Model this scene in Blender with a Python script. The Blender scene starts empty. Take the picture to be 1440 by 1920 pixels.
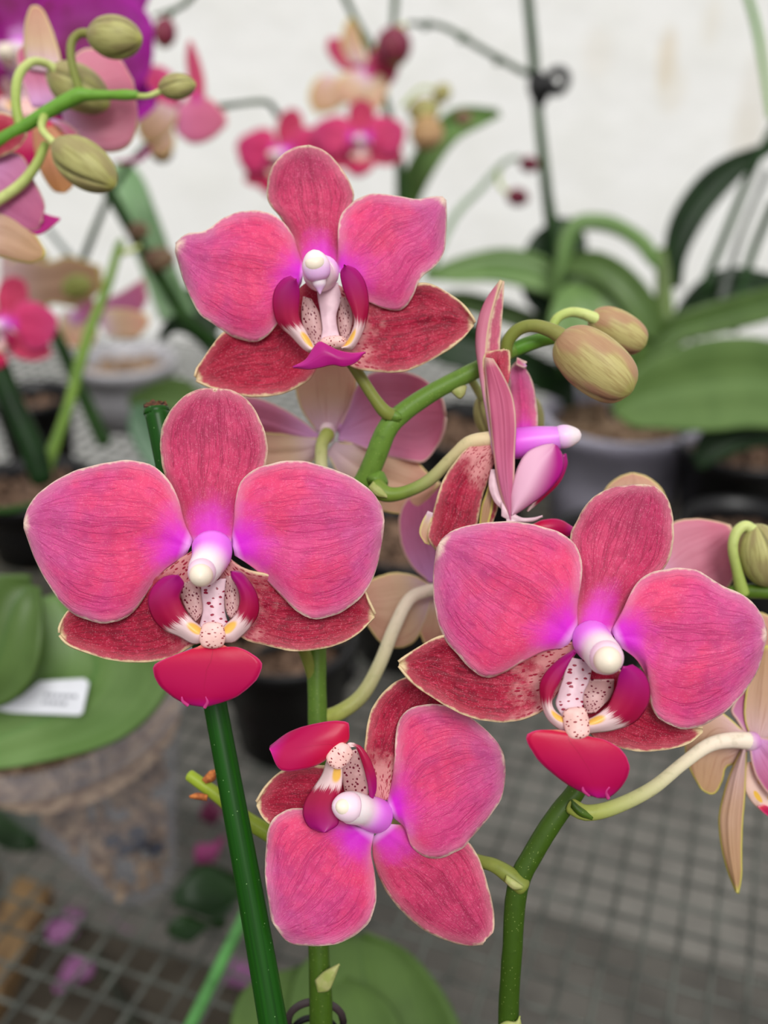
import bpy, bmesh, math, random
from mathutils import Vector, Matrix, Euler, noise
random.seed(7)
S = bpy.context.scene
COL = S.collection
# ------------------------------------------------------------------ camera
F = 1900.0
CAM = Vector((0, 0, 0.62)); PITCH = math.radians(28)
FW = Vector((0, math.cos(PITCH), -math.sin(PITCH)))
RT = Vector((1, 0, 0)); UP = Vector((0, math.sin(PITCH), math.cos(PITCH)))
def P(x, y, d):
    return CAM + FW*d + RT*((x-720)/F*d) - UP*((y-960)/F*d)
def onz(x, y, z):
    r = FW + RT*((x-720)/F) - UP*((y-960)/F)
    return CAM + r*((z-CAM.z)/r.z)
def depth_of(v): return (v-CAM).dot(FW)
cam = bpy.data.cameras.new('camera'); co = bpy.data.objects.new('camera', cam); COL.objects.link(co)
co.location = CAM; co.rotation_euler = (math.radians(90)-PITCH, 0, 0)
cam.sensor_fit = 'VERTICAL'; cam.sensor_height = 36; cam.lens = F/1920*36; cam.clip_start = 0.01
cam.dof.use_dof = True; cam.dof.focus_distance = 0.200; cam.dof.aperture_fstop = 9.0
S.camera = co
S.cycles.max_bounces = 6; S.cycles.diffuse_bounces = 3; S.cycles.glossy_bounces = 2; S.cycles.transmission_bounces = 4; S.cycles.transparent_max_bounces = 8
S.view_settings.view_transform = 'Standard'; S.view_settings.look = 'None'
S.view_settings.gamma = 1; S.view_settings.use_curve_mapping = False; S.view_settings.exposure = 0.0
# ------------------------------------------------------------------ helpers
def lin(c):
    return tuple(((v/255)/12.92 if v/255 <= .04045 else ((v/255+.055)/1.055)**2.4) for v in c) + (1,)
def spline(pts, n, closed=False):
    """Catmull-Rom through pts, resampled to n+1 points evenly by length."""
    pts = [tuple(float(a) for a in p) for p in pts]
    k = len(pts); dim = len(pts[0]); out = []
    if k == 2: out = [tuple(a+(b-a)*t/20 for a, b in zip(*pts)) for t in range(21)]
    else:
        for i in range(k-1):
            p1, p2 = pts[i], pts[i+1]
            p0 = pts[i-1] if i else tuple(2*a-b for a, b in zip(p1, p2))
            p3 = pts[i+2] if i+2 < k else tuple(2*b-a for a, b in zip(p1, p2))
            for s in range(12):
                t = s/12
                out.append(tuple(.5*((2*b)+(c-a)*t+(2*a-5*b+4*c-d)*t*t+(3*b-a-3*c+d)*t**3) for a, b, c, d in zip(p0, p1, p2, p3)))
        out.append(pts[-1])
    L = [0]
    for a, b in zip(out, out[1:]): L.append(L[-1]+math.dist(a[:min(dim, 2)], b[:min(dim, 2)])+1e-9)
    res = []; j = 0
    for i in range(n+1):
        s = L[-1]*i/n
        while j < len(L)-2 and L[j+1] < s: j += 1
        t = (s-L[j])/(L[j+1]-L[j])
        res.append(tuple(a+(b-a)*t for a, b in zip(out[j], out[j+1])))
    return res
def wloc(o):
    v = Vector((0, 0, 0))
    while o: v += o.location; o = o.parent
    return v
def empty(name, loc, parent=None):
    o = bpy.data.objects.new(name, None); o.empty_display_size = .01; COL.objects.link(o)
    o.location = Vector(loc) - wloc(parent)
    if parent: o.parent = parent
    return o
def tag(o, label, cat, group=None, kind=None):
    o['label'] = label
    if cat: o['category'] = cat
    if group: o['group'] = group
    if kind: o['kind'] = kind
    return o
def mesh(name, verts, faces, mats, parent=None, smooth=True, uv=None, edge=None, origin=None):
    """verts are world points; the origin goes to the parent's, or to `origin`."""
    base = wloc(parent) if parent else (Vector(origin) if origin is not None else Vector((0, 0, 0)))
    me = bpy.data.meshes.new(name)
    me.from_pydata([Vector(v)-base for v in verts], [], faces)
    for m in mats: me.materials.append(m)
    if smooth: me.polygons.foreach_set('use_smooth', [True]*len(me.polygons))
    if uv:
        ul = me.uv_layers.new(name='UVMap')
        for l in me.loops: ul.data[l.index].uv = uv[l.vertex_index]
    if edge:
        a = me.attributes.new('edge', 'FLOAT', 'POINT'); a.data.foreach_set('value', edge)
    me.update()
    o = bpy.data.objects.new(name, me); COL.objects.link(o)
    if parent: o.parent = parent
    else: o.location = base
    return o
def pxmap(D):
    return lambda x, y, z: P(x, y, D - z*D/F)
def sheet(name, parent, L, R, z, cup, mats, mp, mid=None, nu=34, nv=22, rip=0.0, rf=3, flip=False, wv=1.0, thick=.00045, ph=0.0, jit=0.0, origin=None, zs=None):
    """A curved petal / leaf: L and R are its two margins from base to tip, z its depth at base, middle and tip."""
    Ls, Rs = spline(L, nu), spline(R, nu); Ms = spline(mid, nu) if mid else None
    sc = max(math.dist(Ls[0], Ls[-1]), 1)
    outl = []
    V, UV, E = [], [], []
    for i in range(nu+1):
        u = i/nu
        for pts, sg in ((Ls, -1), (Rs, 1)):
            o_ = pts[i]; j = 1 + jit*.01*math.sin(u*23+ph*3+sg)+jit*.006*math.sin(u*61+ph)
            c = ((Ls[i][0]+Rs[i][0])/2, (Ls[i][1]+Rs[i][1])/2)
            pts[i] = (c[0]+(o_[0]-c[0])*j, c[1]+(o_[1]-c[1])*j)
    if zs is None:
        z0, z1, z2 = z
        zf = lambda u: z0*(1-u)*(1-2*u)+4*z1*u*(1-u)+z2*u*(2*u-1)
    else:
        zf = zs
    outl = Ls[2:]+Rs[2:]
    for i in range(nu+1):
        u = i/nu
        for k in range(nv+1):
            s = .5-.5*math.cos(math.pi*(k/nv)) if False else k/nv
            v = 2*s-1
            a, b = Ls[i], Rs[i]
            if Ms:
                m = Ms[i]
                w0, w1, w2 = (1-s)*(1-2*s), 4*s*(1-s), s*(2*s-1)
                x = a[0]*w0+m[0]*w1+b[0]*w2; y = a[1]*w0+m[1]*w1+b[1]*w2
            else:
                x = a[0]+(b[0]-a[0])*s; y = a[1]+(b[1]-a[1])*s
            zz = zf(u)
            if callable(cup): zz += cup(u, v)
            else: zz += cup*v*v*math.sin(math.pi*min(1, .12+u*.8))**.6
            zz += rip*math.sin(rf*6.283*u+ph+(1.7 if v > 0 else 0))*abs(v)**2.5
            zz += wv*sc*.008*math.sin(7*v+ph)*math.sin(3.1*u) - wv*sc*.012*math.exp(-(v*9)**2)*math.sin(3*u)
            V.append(mp(x, y, zz)); UV.append((u, s))
            E.append(min((x-q[0])**2+(y-q[1])**2 for q in outl)**.5/100)
    Fc = []
    for i in range(nu):
        for k in range(nv):
            a = i*(nv+1)+k; q = (a, a+1, a+nv+2, a+nv+1)
            Fc.append(q)
    # orient towards the camera
    q = Fc[(nu//2)*nv+nv//2]
    nrm = (V[q[1]]-V[q[0]]).cross(V[q[3]]-V[q[0]])
    ctr = V[q[0]]
    ori = nrm.dot(mp(0, 0, 10)-mp(0, 0, 0)) < 0
    if ori != flip: Fc = [f[::-1] for f in Fc]
    o = mesh(name, V, Fc, mats, parent, uv=UV, edge=E, origin=origin)
    s = o.modifiers.new('solid', 'SOLIDIFY'); s.thickness = thick; s.offset = -1
    s.material_offset = 1 if len(mats) > 1 else 0; s.material_offset_rim = 0
    return o
def frames(pts):
    T = []
    for i in range(len(pts)):
        a, b = pts[max(0, i-1)], pts[min(len(pts)-1, i+1)]; T.append((b-a).normalized())
    n = T[0].orthogonal().normalized(); N = []
    for t in T:
        n = (n - t*n.dot(t)).normalized(); N.append(n)
    return T, N
def tubeW(name, parent, pts, mat, nseg=None, ns=14, caps=(1, 1), origin=None, lump=0.0, tip=None):
    """pts: (Vector, radius in metres)."""
    n = nseg or max(8, len(pts)*7)
    sp = spline([(*p, r) for p, r in pts], n)
    W = [Vector(p[:3]) for p in sp]; Rr = [p[3] for p in sp]
    if caps[0]: W = [W[0]-(W[1]-W[0]).normalized()*Rr[0]*k for k in (.55, .45, .25)]+W; Rr = [Rr[0]*k for k in (.05, .6, .9)]+Rr
    if caps[1]: W = W+[W[-1]+(W[-1]-W[-2]).normalized()*Rr[-1]*k for k in (.25, .45, .55)]; Rr = Rr+[Rr[-1]*k for k in (.9, .6, .05)]
    T, N = frames(W); V, Fc, UV = [], [], []
    for i, (p, r) in enumerate(zip(W, Rr)):
        B = T[i].cross(N[i])
        for k in range(ns):
            a = 2*math.pi*k/ns; rr = r*(1+lump*noise.noise(p*300+Vector((k*.7, 0, 0))))
            V.append(p+(N[i]*math.cos(a)+B*math.sin(a))*rr); UV.append((i/(len(W)-1), k/ns))
    for i in range(len(W)-1):
        for k in range(ns):
            a = i*ns+k; b = i*ns+(k+1) % ns; Fc.append((a, b, b+ns, a+ns))
    Fc.append(tuple(range(ns))[::-1]); Fc.append(tuple(range((len(W)-1)*ns, len(W)*ns)))
    return mesh(name, V, Fc, [mat], parent, uv=UV, origin=origin)
def tube(name, parent, pts, mat, **k):
    """pts: (x, y, depth, radius in frame units at that depth)."""
    return tubeW(name, parent, [(P(x, y, d), r*d/F) for x, y, d, r in pts], mat, **k)
def blobW(name, parent, A, B, prof, mats, ns=28, nu=22, groove=0.0, ng=3, tw=0.6, flat=1.0, ph=0.0, origin=None, side=None):
    """body of revolution along A->B. prof: list of (u, r)."""
    ax = B-A; T = ax.normalized(); N = (side-T*side.dot(T)).normalized() if side is not None else T.orthogonal().normalized(); Bn = T.cross(N)
    pr = spline(prof, nu); V, Fc, UV, GE = [], [], [], []
    for i, (u, r) in enumerate(pr):
        for k in range(ns):
            a = 2*math.pi*k/ns
            g = (a+ph+tw*u)*ng/2/math.pi; g = abs(g-round(g))*2
            gr = 1-groove*math.exp(-(g*9)**2)-groove*.2*(1-g)
            V.append(A+ax*u+(N*math.cos(a)+Bn*flat*math.sin(a))*max(r, 1e-5)*gr); UV.append((u, k/ns)); GE.append(g)
    for i in range(nu):
        for k in range(ns):
            a = i*ns+k; b = i*ns+(k+1) % ns; Fc.append((a, b, b+ns, a+ns))
    Fc.append(tuple(range(ns))[::-1]); Fc.append(tuple(range(nu*ns, nu*ns+ns)))
    return mesh(name, V, Fc, mats, parent, uv=UV, origin=origin, edge=GE)
BUDP = [(0, .25), (.06, .5), (.2, .82), (.42, 1), (.65, .94), (.84, .68), (.95, .34), (1, .04)]
BP1 = 2.6
BLUNT = [(0, .3), (.05, .58), (.17, .86), (.38, 1), (.64, .97), (.84, .8), (.95, .52), (1, .12)]
def bud(parent, a, b, r, mat, groove=.14, ph=0, name='bud', prof=BUDP, ng=3):
    A, B = P(*a), P(*b); rr = r*(a[2]+b[2])/2/F
    return blobW(name, parent, A, B, [(u, k*rr) for u, k in prof], [mat], groove=groove, ng=ng, ph=ph, ns=72, nu=30)
# ------------------------------------------------------------------ materials
class NT:
    def __init__(s, name):
        s.m = bpy.data.materials.new(name); s.m.use_nodes = True; s.t = s.m.node_tree; s.t.nodes.clear()
        s.out = s.n('ShaderNodeOutputMaterial')
    def n(s, k, **kw):
        q = s.t.nodes.new(k)
        for a, b in kw.items(): setattr(q, a, b)
        return q
    def put(s, sock, v):
        if hasattr(v, 'is_linked') or isinstance(v, bpy.types.NodeSocket): s.t.links.new(v, sock)
        else: sock.default_value = v
    def math(s, op, a, b=0.0, c=None):
        q = s.n('ShaderNodeMath', operation=op); s.put(q.inputs[0], a); s.put(q.inputs[1], b)
        if c is not None: s.put(q.inputs[2], c)
        return q.outputs[0]
    def mix(s, f, a, b):
        q = s.n('ShaderNodeMix', data_type='RGBA'); s.put(q.inputs[0], f); s.put(q.inputs[6], a); s.put(q.inputs[7], b); return q.outputs[2]
    def ss(s, x, lo, hi, a=0.0, b=1.0):
        q = s.n('ShaderNodeMapRange', interpolation_type='SMOOTHSTEP')
        s.put(q.inputs[0], x)
        if lo <= hi: vals = (lo, hi, a, b)
        else: vals = (hi, lo, b, a)
        for i, v in enumerate(vals): q.inputs[1+i].default_value = v
        return q.outputs[0]
    def noise(s, vec, scale, detail=3, rough=.55, out=0):
        q = s.n('ShaderNodeTexNoise'); s.put(q.inputs['Vector'], vec); q.inputs['Scale'].default_value = scale
        q.inputs['Detail'].default_value = detail; q.inputs['Roughness'].default_value = rough; return q.outputs[out]
    def vor(s, vec, scale, feat='F1', rnd=1.0, out='Distance'):
        q = s.n('ShaderNodeTexVoronoi', feature=feat); s.put(q.inputs['Vector'], vec); q.inputs['Scale'].default_value = scale
        q.inputs['Randomness'].default_value = rnd; return q.outputs[out]
    def vec(s, x, y, z=0.0):
        q = s.n('ShaderNodeCombineXYZ'); s.put(q.inputs[0], x); s.put(q.inputs[1], y); s.put(q.inputs[2], z); return q.outputs[0]
    def uv(s):
        q = s.n('ShaderNodeUVMap'); q.uv_map = 'UVMap'; x = s.n('ShaderNodeSeparateXYZ'); s.t.links.new(q.outputs[0], x.inputs[0]); return x.outputs[0], x.outputs[1]
    def obj(s): return s.n('ShaderNodeTexCoord').outputs['Object']
    def edge(s): return s.n('ShaderNodeAttribute', attribute_name='edge').outputs['Fac']
    def finish(s, col, rough=.5, bump=None, bs=.2, bd=.0005, trans=0.0, spec=.4, tcol=None, sheen=0.0, coat=0.0, sss=0.0):
        p = s.n('ShaderNodeBsdfPrincipled'); s.put(p.inputs['Base Color'], col); s.put(p.inputs['Roughness'], rough)
        p.inputs['Specular IOR Level'].default_value = spec; p.inputs['Sheen Weight'].default_value = sheen; p.inputs['Coat Weight'].default_value = coat
        if sss:
            p.inputs['Subsurface Weight'].default_value = sss; p.inputs['Subsurface Radius'].default_value = (1, .6, .6); p.inputs['Subsurface Scale'].default_value = .002
        if bump is not None:
            b = s.n('ShaderNodeBump'); b.inputs['Strength'].default_value = bs; b.inputs['Distance'].default_value = bd
            s.put(b.inputs['Height'], bump); s.t.links.new(b.outputs[0], p.inputs['Normal'])
        o = p.outputs[0]
        if trans:
            t = s.n('ShaderNodeBsdfTranslucent'); s.put(t.inputs[0], tcol if tcol is not None else col)
            mx = s.n('ShaderNodeMixShader'); mx.inputs[0].default_value = trans
            s.t.links.new(o, mx.inputs[1]); s.t.links.new(t.outputs[0], mx.inputs[2]); o = mx.outputs[0]
        s.t.links.new(o, s.out.inputs[0]); return s.m
def add_vec(N, uvx, uvy, a, b, wob=.12):
    """petal coordinates stretched along the veins and wobbled"""
    n = N.noise(N.vec(uvx, uvy), 9, 3, .6, out=1)
    q = N.n('ShaderNodeSeparateColor'); N.t.links.new(n, q.inputs[0])
    x = N.math('MULTIPLY', N.math('ADD', uvx, N.math('MULTIPLY', q.outputs[0], wob)), a)
    y = N.math('MULTIPLY', N.math('ADD', uvy, N.math('MULTIPLY', q.outputs[1], wob*.7)), b)
    return N.vec(x, y)
def petal_mat(name, body, body2, outer, core, rim, vein, tip, amt, corew=.42, speck=False, mott=.3, flk=.25, rimw=.055):
    N = NT(name); u, v = N.uv(); e = N.edge(); ob = N.obj()
    big = N.noise(ob, 90, 2)
    col = N.mix(N.ss(big, .38, .62), lin(body), lin(body2))
    n2 = N.noise(ob, 300, 3)
    uo = N.math('ADD', u, N.math('MULTIPLY', N.math('SUBTRACT', n2, .5), .5))
    col = N.mix(N.ss(uo, .42, .98, 0, .85), col, lin(outer))
    # reticulated veins: cells stretched along the petal, and long fanning veins
    vd = N.vor(add_vec(N, u, v, 24, 26, .12), 1.0, 'SMOOTH_F1')
    cell = N.ss(vd, .34, .62)
    def ridge(a, b, w):
        q = N.noise(add_vec(N, u, v, a, b, .05), 1.0, 2, .5)
        return N.ss(N.math('ABSOLUTE', N.math('SUBTRACT', q, .5)), w*1.35, .0)
    long_ = N.math('MAXIMUM', ridge(1.6, 17, .022), N.math('MULTIPLY', ridge(6, 24, .022), .55))
    fine = N.noise(ob, 1500, 3, .65)
    edgefade = N.ss(e, .0, .12)
    ln = N.math('MULTIPLY', N.math('MAXIMUM', N.math('MULTIPLY', cell, N.ss(n2, .35, .6, 0, .55 if not speck else .9)), N.math('MULTIPLY', long_, 1.0)), N.ss(u, .1, .45))
    bright = N.math('MULTIPLY', N.math('SUBTRACT', 1.0, cell), N.ss(fine, .5, .72))
    col = N.mix(N.math('MULTIPLY', bright, mott), col, lin(tuple(min(255, c+55) for c in body)))
    col = N.mix(N.math('MULTIPLY', ln, amt), col, lin(vein))
    # glitter of the tiny surface cells, painted into the colour as pale flecks
    fl = N.vor(ob, 2600, 'F1'); col = N.mix(N.math('MULTIPLY', N.ss(fl, .32, .1), flk), col, lin((255, 190, 200)))
    # soft paler margin, then cream rim
    en = N.math('ADD', e, N.math('MULTIPLY', N.math('SUBTRACT', N.noise(ob, 700, 3), .5), .10))
    col = N.mix(N.ss(en, .26, .0, 0, .5), col, lin(rim))
    if speck:
        sd = N.vor(add_vec(N, u, v, 26, 24, .05), 1.0, 'F1', .9)
        basec = N.mix(N.ss(sd, .42, .3), lin((240, 180, 175)), lin((150, 20, 50)))
        col = N.mix(N.math('MULTIPLY', N.ss(N.math('ADD', u, N.math('MULTIPLY', N.math('SUBTRACT', n2, .5), .5)), .38, .16), .62), col, basec)
    if core:
        vv = N.math('ABSOLUTE', N.math('SUBTRACT', v, .5))
        un = N.math('ADD', N.math('ADD', u, N.math('MULTIPLY', N.math('MULTIPLY', vv, vv), 1.1)), N.math('MULTIPLY', N.math('SUBTRACT', n2, .5), .2))
        col = N.mix(N.ss(un, corew, .06, 0, .96), col, lin(core))
        col = N.mix(N.ss(u, .07, .0, 0, .85), col, lin((250, 190, 250)))
    col = N.mix(N.math('MULTIPLY', N.ss(en, rimw, .0, 0, .95), N.ss(u, .10, .3)), col, lin(tip))
    col = N.mix(N.math('MULTIPLY', N.ss(N.math('ADD', u, N.math('MULTIPLY', N.math('SUBTRACT', n2, .5), .16)), .92, .985), N.ss(N.math('ABSOLUTE', N.math('SUBTRACT', v, .5)), .5, .25)), col, lin(tip))
    h = N.math('SUBTRACT', N.math('MULTIPLY', fine, .35), N.math('MULTIPLY', ln, .6))
    return N.finish(col, .5, h, .35, .0004, trans=.22, spec=.22)
PET = petal_mat('petal_pink', (236, 72, 122), (226, 76, 140), (200, 90, 154), (222, 40, 214), (224, 150, 180), (160, 26, 92), (240, 212, 195), .5, mott=.3, flk=.2)
DOR = petal_mat('sepal_dorsal_pink', (216, 66, 112), (200, 60, 104), (176, 56, 98), (226, 60, 206), (222, 140, 158), (136, 20, 60), (240, 214, 184), .6, corew=.36, mott=.36)
LAT = petal_mat('sepal_lateral_red', (186, 34, 70), (172, 28, 60), (166, 26, 54), None, (206, 110, 120), (100, 6, 32), (238, 216, 170), .7, speck=True, mott=.5)
LATQ = petal_mat('sepal_red', (190, 36, 70), (174, 28, 60), (166, 26, 56), None, (206, 110, 120), (100, 6, 32), (238, 216, 170), .7, mott=.45)
PURP = petal_mat('petal_purple', (140, 8, 118), (120, 4, 84), (160, 14, 150), (225, 160, 225), (190, 30, 170), (110, 0, 90), (180, 40, 170), .4, corew=.25, flk=.05)
BGP = petal_mat('petal_deep_pink', (212, 58, 112), (200, 48, 102), (190, 52, 110), (214, 50, 205), (212, 90, 140), (150, 20, 70), (214, 120, 150), .4, corew=.34, flk=.05)
BGR = petal_mat('sepal_deep_rose', (206, 60, 100), (190, 44, 84), (168, 36, 74), (220, 80, 170), (210, 90, 130), (130, 16, 54), (214, 120, 130), .5, corew=.3, flk=.05)
def back_mat(name, a, b, vein, tip, base=None, amt=.35, trans=.3):
    N = NT(name); u, v = N.uv(); e = N.edge(); ob = N.obj()
    col = N.mix(N.ss(N.math('ADD', u, N.math('MULTIPLY', N.math('SUBTRACT', N.noise(ob, 200, 3), .5), .4)), .2, .95), lin(a), lin(b))
    if base: col = N.mix(N.ss(u, .45, .03), col, lin(base))
    ln = N.noise(N.vec(N.math('MULTIPLY', u, 1.6), N.math('MULTIPLY', v, 16)), 1.0, 3, .6)
    col = N.mix(N.math('MULTIPLY', N.ss(ln, .52, .68), amt), col, lin(vein))
    col = N.mix(N.ss(e, .05, .015, 0, .8), col, lin(tip))
    col = N.mix(N.ss(u, .93, 1.0, 0, .8), col, lin(tip))
    return N.finish(col, .5, ln, .3, .0006, trans=trans, spec=.3)
BK = back_mat('petal_back_pink', (222, 150, 170), (214, 120, 146), (200, 100, 130), (236, 214, 170), (235, 190, 225))
BKP = back_mat('petal_back_rose', (216, 138, 172), (210, 110, 142), (190, 95, 135), (235, 205, 190), (232, 178, 226))
BKD = back_mat('petal_back_deep', (214, 112, 150), (206, 100, 134), (186, 84, 120), (236, 200, 180), (222, 130, 170))
BKC = back_mat('sepal_back_cream', (224, 196, 160), (214, 160, 136), (190, 130, 110), (240, 226, 150), (232, 204, 214))
BKT = back_mat('sepal_back_tan', (214, 176, 150), (200, 160, 120), (176, 120, 96), (232, 226, 110), (224, 190, 190), .5)
BKM = back_mat('petal_back_mauve', (205, 130, 175), (196, 100, 140), (170, 80, 130), (225, 190, 170), (220, 160, 215), .5)
PK = (PET, BKP); DK = (DOR, BK); LK = (LAT, BK); LQ = (LATQ, BK)
def lobe_mat(name, white=.34, yellow=True, hot=(168, 12, 120)):
    N = NT(name); u, v = N.uv(); ob = N.obj()
    col = N.mix(N.ss(u, .45, 1.0), lin((172, 10, 66)), lin(hot))
    fr = N.noise(N.vec(N.math('MULTIPLY', u, 2.0), N.math('MULTIPLY', v, 26)), 1.0, 4, .7)
    un = N.math('ADD', u, N.math('MULTIPLY', N.math('SUBTRACT', fr, .5), .42))
    w = N.ss(un, white+.05, white-.03)
    wc = lin((246, 214, 214))
    if yellow:
        dv = N.math('POWER', N.math('SUBTRACT', v, .72), 2.0); du = N.math('POWER', N.math('SUBTRACT', u, .14), 2.0)
        wc = N.mix(N.ss(N.math('ADD', N.math('MULTIPLY', du, 3), dv), .07, .02), wc, lin((244, 190, 84)))
    col = N.mix(w, col, wc)
    return N.finish(col, .33, fr, .06, .0003, trans=.15, spec=.45)
LOBE = lobe_mat('lip_lobe_crimson'); LOBE0 = lobe_mat('lip_lobe_plain', .1, False)
def mid_mat(name, base=(200, 16, 62), mid=(182, 8, 78), tip=(200, 22, 140), gold=True):
    N = NT(name); u, v = N.uv(); ob = N.obj()
    col = N.mix(N.ss(u, .1, .6), lin(base), lin(mid)); col = N.mix(N.ss(u, .72, 1.0), col, lin(tip))
    if gold:
        n = N.noise(ob, 350, 2); un = N.math('ADD', u, N.math('MULTIPLY', n, .1))
        col = N.mix(N.ss(un, .2, .08, 0, .8), col, lin((236, 150, 130)))
        col = N.mix(N.ss(un, .10, .05, 0, .7), col, lin((214, 120, 190)))
    cr = N.ss(N.math('ABSOLUTE', N.math('SUBTRACT', v, .5)), .012, .0)
    col = N.mix(N.math('MULTIPLY', cr, N.ss(u, .9, .2, 0, .5)), col, lin((150, 10, 50)))
    col = N.mix(N.ss(N.edge(), .035, .0, 0, .5), col, lin((232, 90, 150)))
    return N.finish(col, .36, N.noise(ob, 900, 2), .05, .0003, trans=.15, spec=.25)
MIDL = mid_mat('lip_crimson'); MIDP = mid_mat('lip_magenta', (190, 40, 140), (176, 18, 120), (186, 20, 130), False)
def speck_mat(name, base, dot, sx=9, sy=9, thr=.26, stripes=False, hot=None):
    N = NT(name); u, v = N.uv(); ob = N.obj()
    d = N.vor(add_vec(N, u, v, sx, sy, .04), 1.0, 'F1', .85)
    col = N.mix(N.ss(N.noise(ob, 300, 2), .35, .7), lin(base), lin(tuple(max(0, c-22) for c in base)))
    if hot: col = N.mix(N.ss(u, .55, 0), col, lin(hot))
    col = N.mix(N.ss(d, thr, thr-.07), col, lin(dot))
    return N.finish(col, .42, d, .1, .0003, trans=.12, spec=.4)
SPECK = speck_mat('lip_speckled_plate', (216, 172, 170), (112, 14, 46), 12, 7, .38)
CALL = speck_mat('callus_speckled', (255, 208, 200), (140, 14, 36), 10, 13, .34)
STRIP = speck_mat('lip_foot_striped', (240, 206, 216), (150, 16, 56), 13, 3.4, .36)
FOOT = speck_mat('lip_foot_pale', (240, 205, 215), (226, 190, 205), 3, 3, .1)
def column_mat(name, hot=(232, 120, 236), tipc=(252, 236, 238)):
    N = NT(name); u, v = N.uv()
    col = N.mix(N.ss(u, .25, .75), lin(hot), lin(tipc))
    return N.finish(col, .35, trans=.1, spec=.4, sss=.3)
COLM = column_mat('column_white_pink'); COLV = column_mat('column_magenta', (226, 90, 222), (232, 140, 236))
COLW = column_mat('column_white', (246, 196, 246), (252, 232, 236))
def plain(name, c, rough=.5, spec=.4, var=.12, scale=60, trans=0.0, bs=.1, c2=None, coat=0.0, metal=0.0, bd=.0004):
    N = NT(name); ob = N.obj(); n = N.noise(ob, scale, 4, .6)
    c2 = c2 or tuple(max(0, int(a*(1-var*2.2))) for a in c)
    col = N.mix(N.ss(n, .35, .65), lin(c), lin(c2))
    return N.finish(col, rough, n, bs, bd, trans=trans, spec=spec, coat=coat)
COLM2 = plain('column_tip_white', (252, 222, 238), .35, trans=.1, var=.02)
DOME = [(0, .9), (.2, .98), (.45, .93), (.68, .76), (.86, .5), (.96, .25), (1, .03)]
CAP = plain('anther_cap_cream', (255, 240, 218), .4, trans=.1, var=.03)
def grad_mat(name, a, b, lo=0.0, hi=1.0, rough=.42, spk=True, c3=None):
    N = NT(name); u, v = N.uv(); ob = N.obj()
    col = N.mix(N.ss(u, lo, hi), lin(a), lin(b))
    n = N.noise(ob, 500, 3)
    col = N.mix(N.ss(n, .5, .75, 0, .25), col, lin(tuple(int(x*.72) for x in a)))
    if spk: col = N.mix(N.ss(N.vor(ob, 1300), .16, .08, 0, .35), col, lin((190, 205, 120)))
    return N.finish(col, rough, n, .12, .0003, trans=0, spec=.22, sss=.15)
STEM = grad_mat('stem_green', (54, 80, 12), (98, 132, 50), .1, .75)
STEMB = grad_mat('stem_dark_green', (46, 72, 10), (78, 106, 30), 0, 1)
STEMK = plain('stem_background_green', (40, 72, 24), .5, .15, c2=(28, 56, 16))
STEML = grad_mat('stem_lime', (84, 136, 40), (112, 160, 58), 0, 1, spk=False)
PEDG = grad_mat('pedicel_olive', (120, 130, 56), (134, 132, 72), 0, 1, spk=False)
PEDW = grad_mat('pedicel_pale', (150, 160, 70), (236, 220, 200), .02, .85, spk=False)
PEDC = grad_mat('pedicel_side', (112, 136, 52), (222, 200, 160), .2, .95, spk=False)
PEDL = grad_mat('pedicel_light_green', (150, 170, 80), (196, 206, 130), 0, .8, spk=False)
def bud_mat(name, a, b, c):
    N = NT(name); u, v = N.uv(); ob = N.obj()
    ln = N.noise(N.vec(N.math('MULTIPLY', u, 2.5), N.math('MULTIPLY', v, 40)), 1.0, 3, .6)
    col = N.mix(N.ss(ln, .4, .65), lin(a), lin(b))
    sepa = N.ss(N.noise(N.vec(N.math('MULTIPLY', u, .8), N.math('MULTIPLY', v, 3)), 1.6, 1), .44, .56)
    col = N.mix(N.math('MULTIPLY', sepa, .75), col, lin(c))
    col = N.mix(N.ss(N.edge(), .13, .0, 0, .7), col, lin(tuple(int(q*.62) for q in c)))  # shade of the grooves painted in: darker colour along each seam
    col = N.mix(N.ss(u, .9, 1.0, 0, .5), col, lin((190, 190, 90)))
    return N.finish(col, .5, ln, .25, .0005, spec=.3, sss=.1)
BUD = bud_mat('bud_olive_tan', (184, 172, 112), (164, 146, 92), (166, 120, 96))
BUDG = bud_mat('bud_olive_green', (176, 172, 110), (150, 144, 86), (146, 132, 90))
BUDR = bud_mat('bud_wine', (128, 44, 70), (104, 30, 52), (140, 60, 70))
BUDB = bud_mat('bud_brown', (140, 116, 88), (118, 92, 70), (110, 74, 60))
def leaf_mat(name, a, b, rib=None, rough=.38, trans=.12):
    N = NT(name); u, v = N.uv(); ob = N.obj()
    n = N.noise(ob, 30, 3)
    col = N.mix(N.ss(n, .35, .65), lin(a), lin(b))
    st = N.noise(N.vec(N.math('MULTIPLY', u, 1.2), N.math('MULTIPLY', v, 40)), 1.0, 2)
    col = N.mix(N.ss(st, .4, .7, 0, .18), col, lin(tuple(min(255, int(c*1.25)) for c in a)))
    if rib: col = N.mix(N.ss(N.math('ABSOLUTE', N.math('SUBTRACT', v, .5)), .03, .0, 0, .7), col, lin(rib))
    return N.finish(col, rough, st, .15, .0008, trans=trans, spec=.3)
LEAF = leaf_mat('leaf_green', (82, 108, 52), (70, 94, 42), (60, 96, 44))
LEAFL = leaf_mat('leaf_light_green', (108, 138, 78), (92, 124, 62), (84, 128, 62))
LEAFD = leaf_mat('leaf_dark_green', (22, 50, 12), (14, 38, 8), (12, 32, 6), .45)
LEAFS = leaf_mat('leaf_sage', (150, 184, 138), (124, 162, 112), (100, 140, 90))
LEAFO = leaf_mat('leaf_olive_green', (76, 102, 44), (66, 90, 38), (62, 88, 36), .55)
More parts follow.
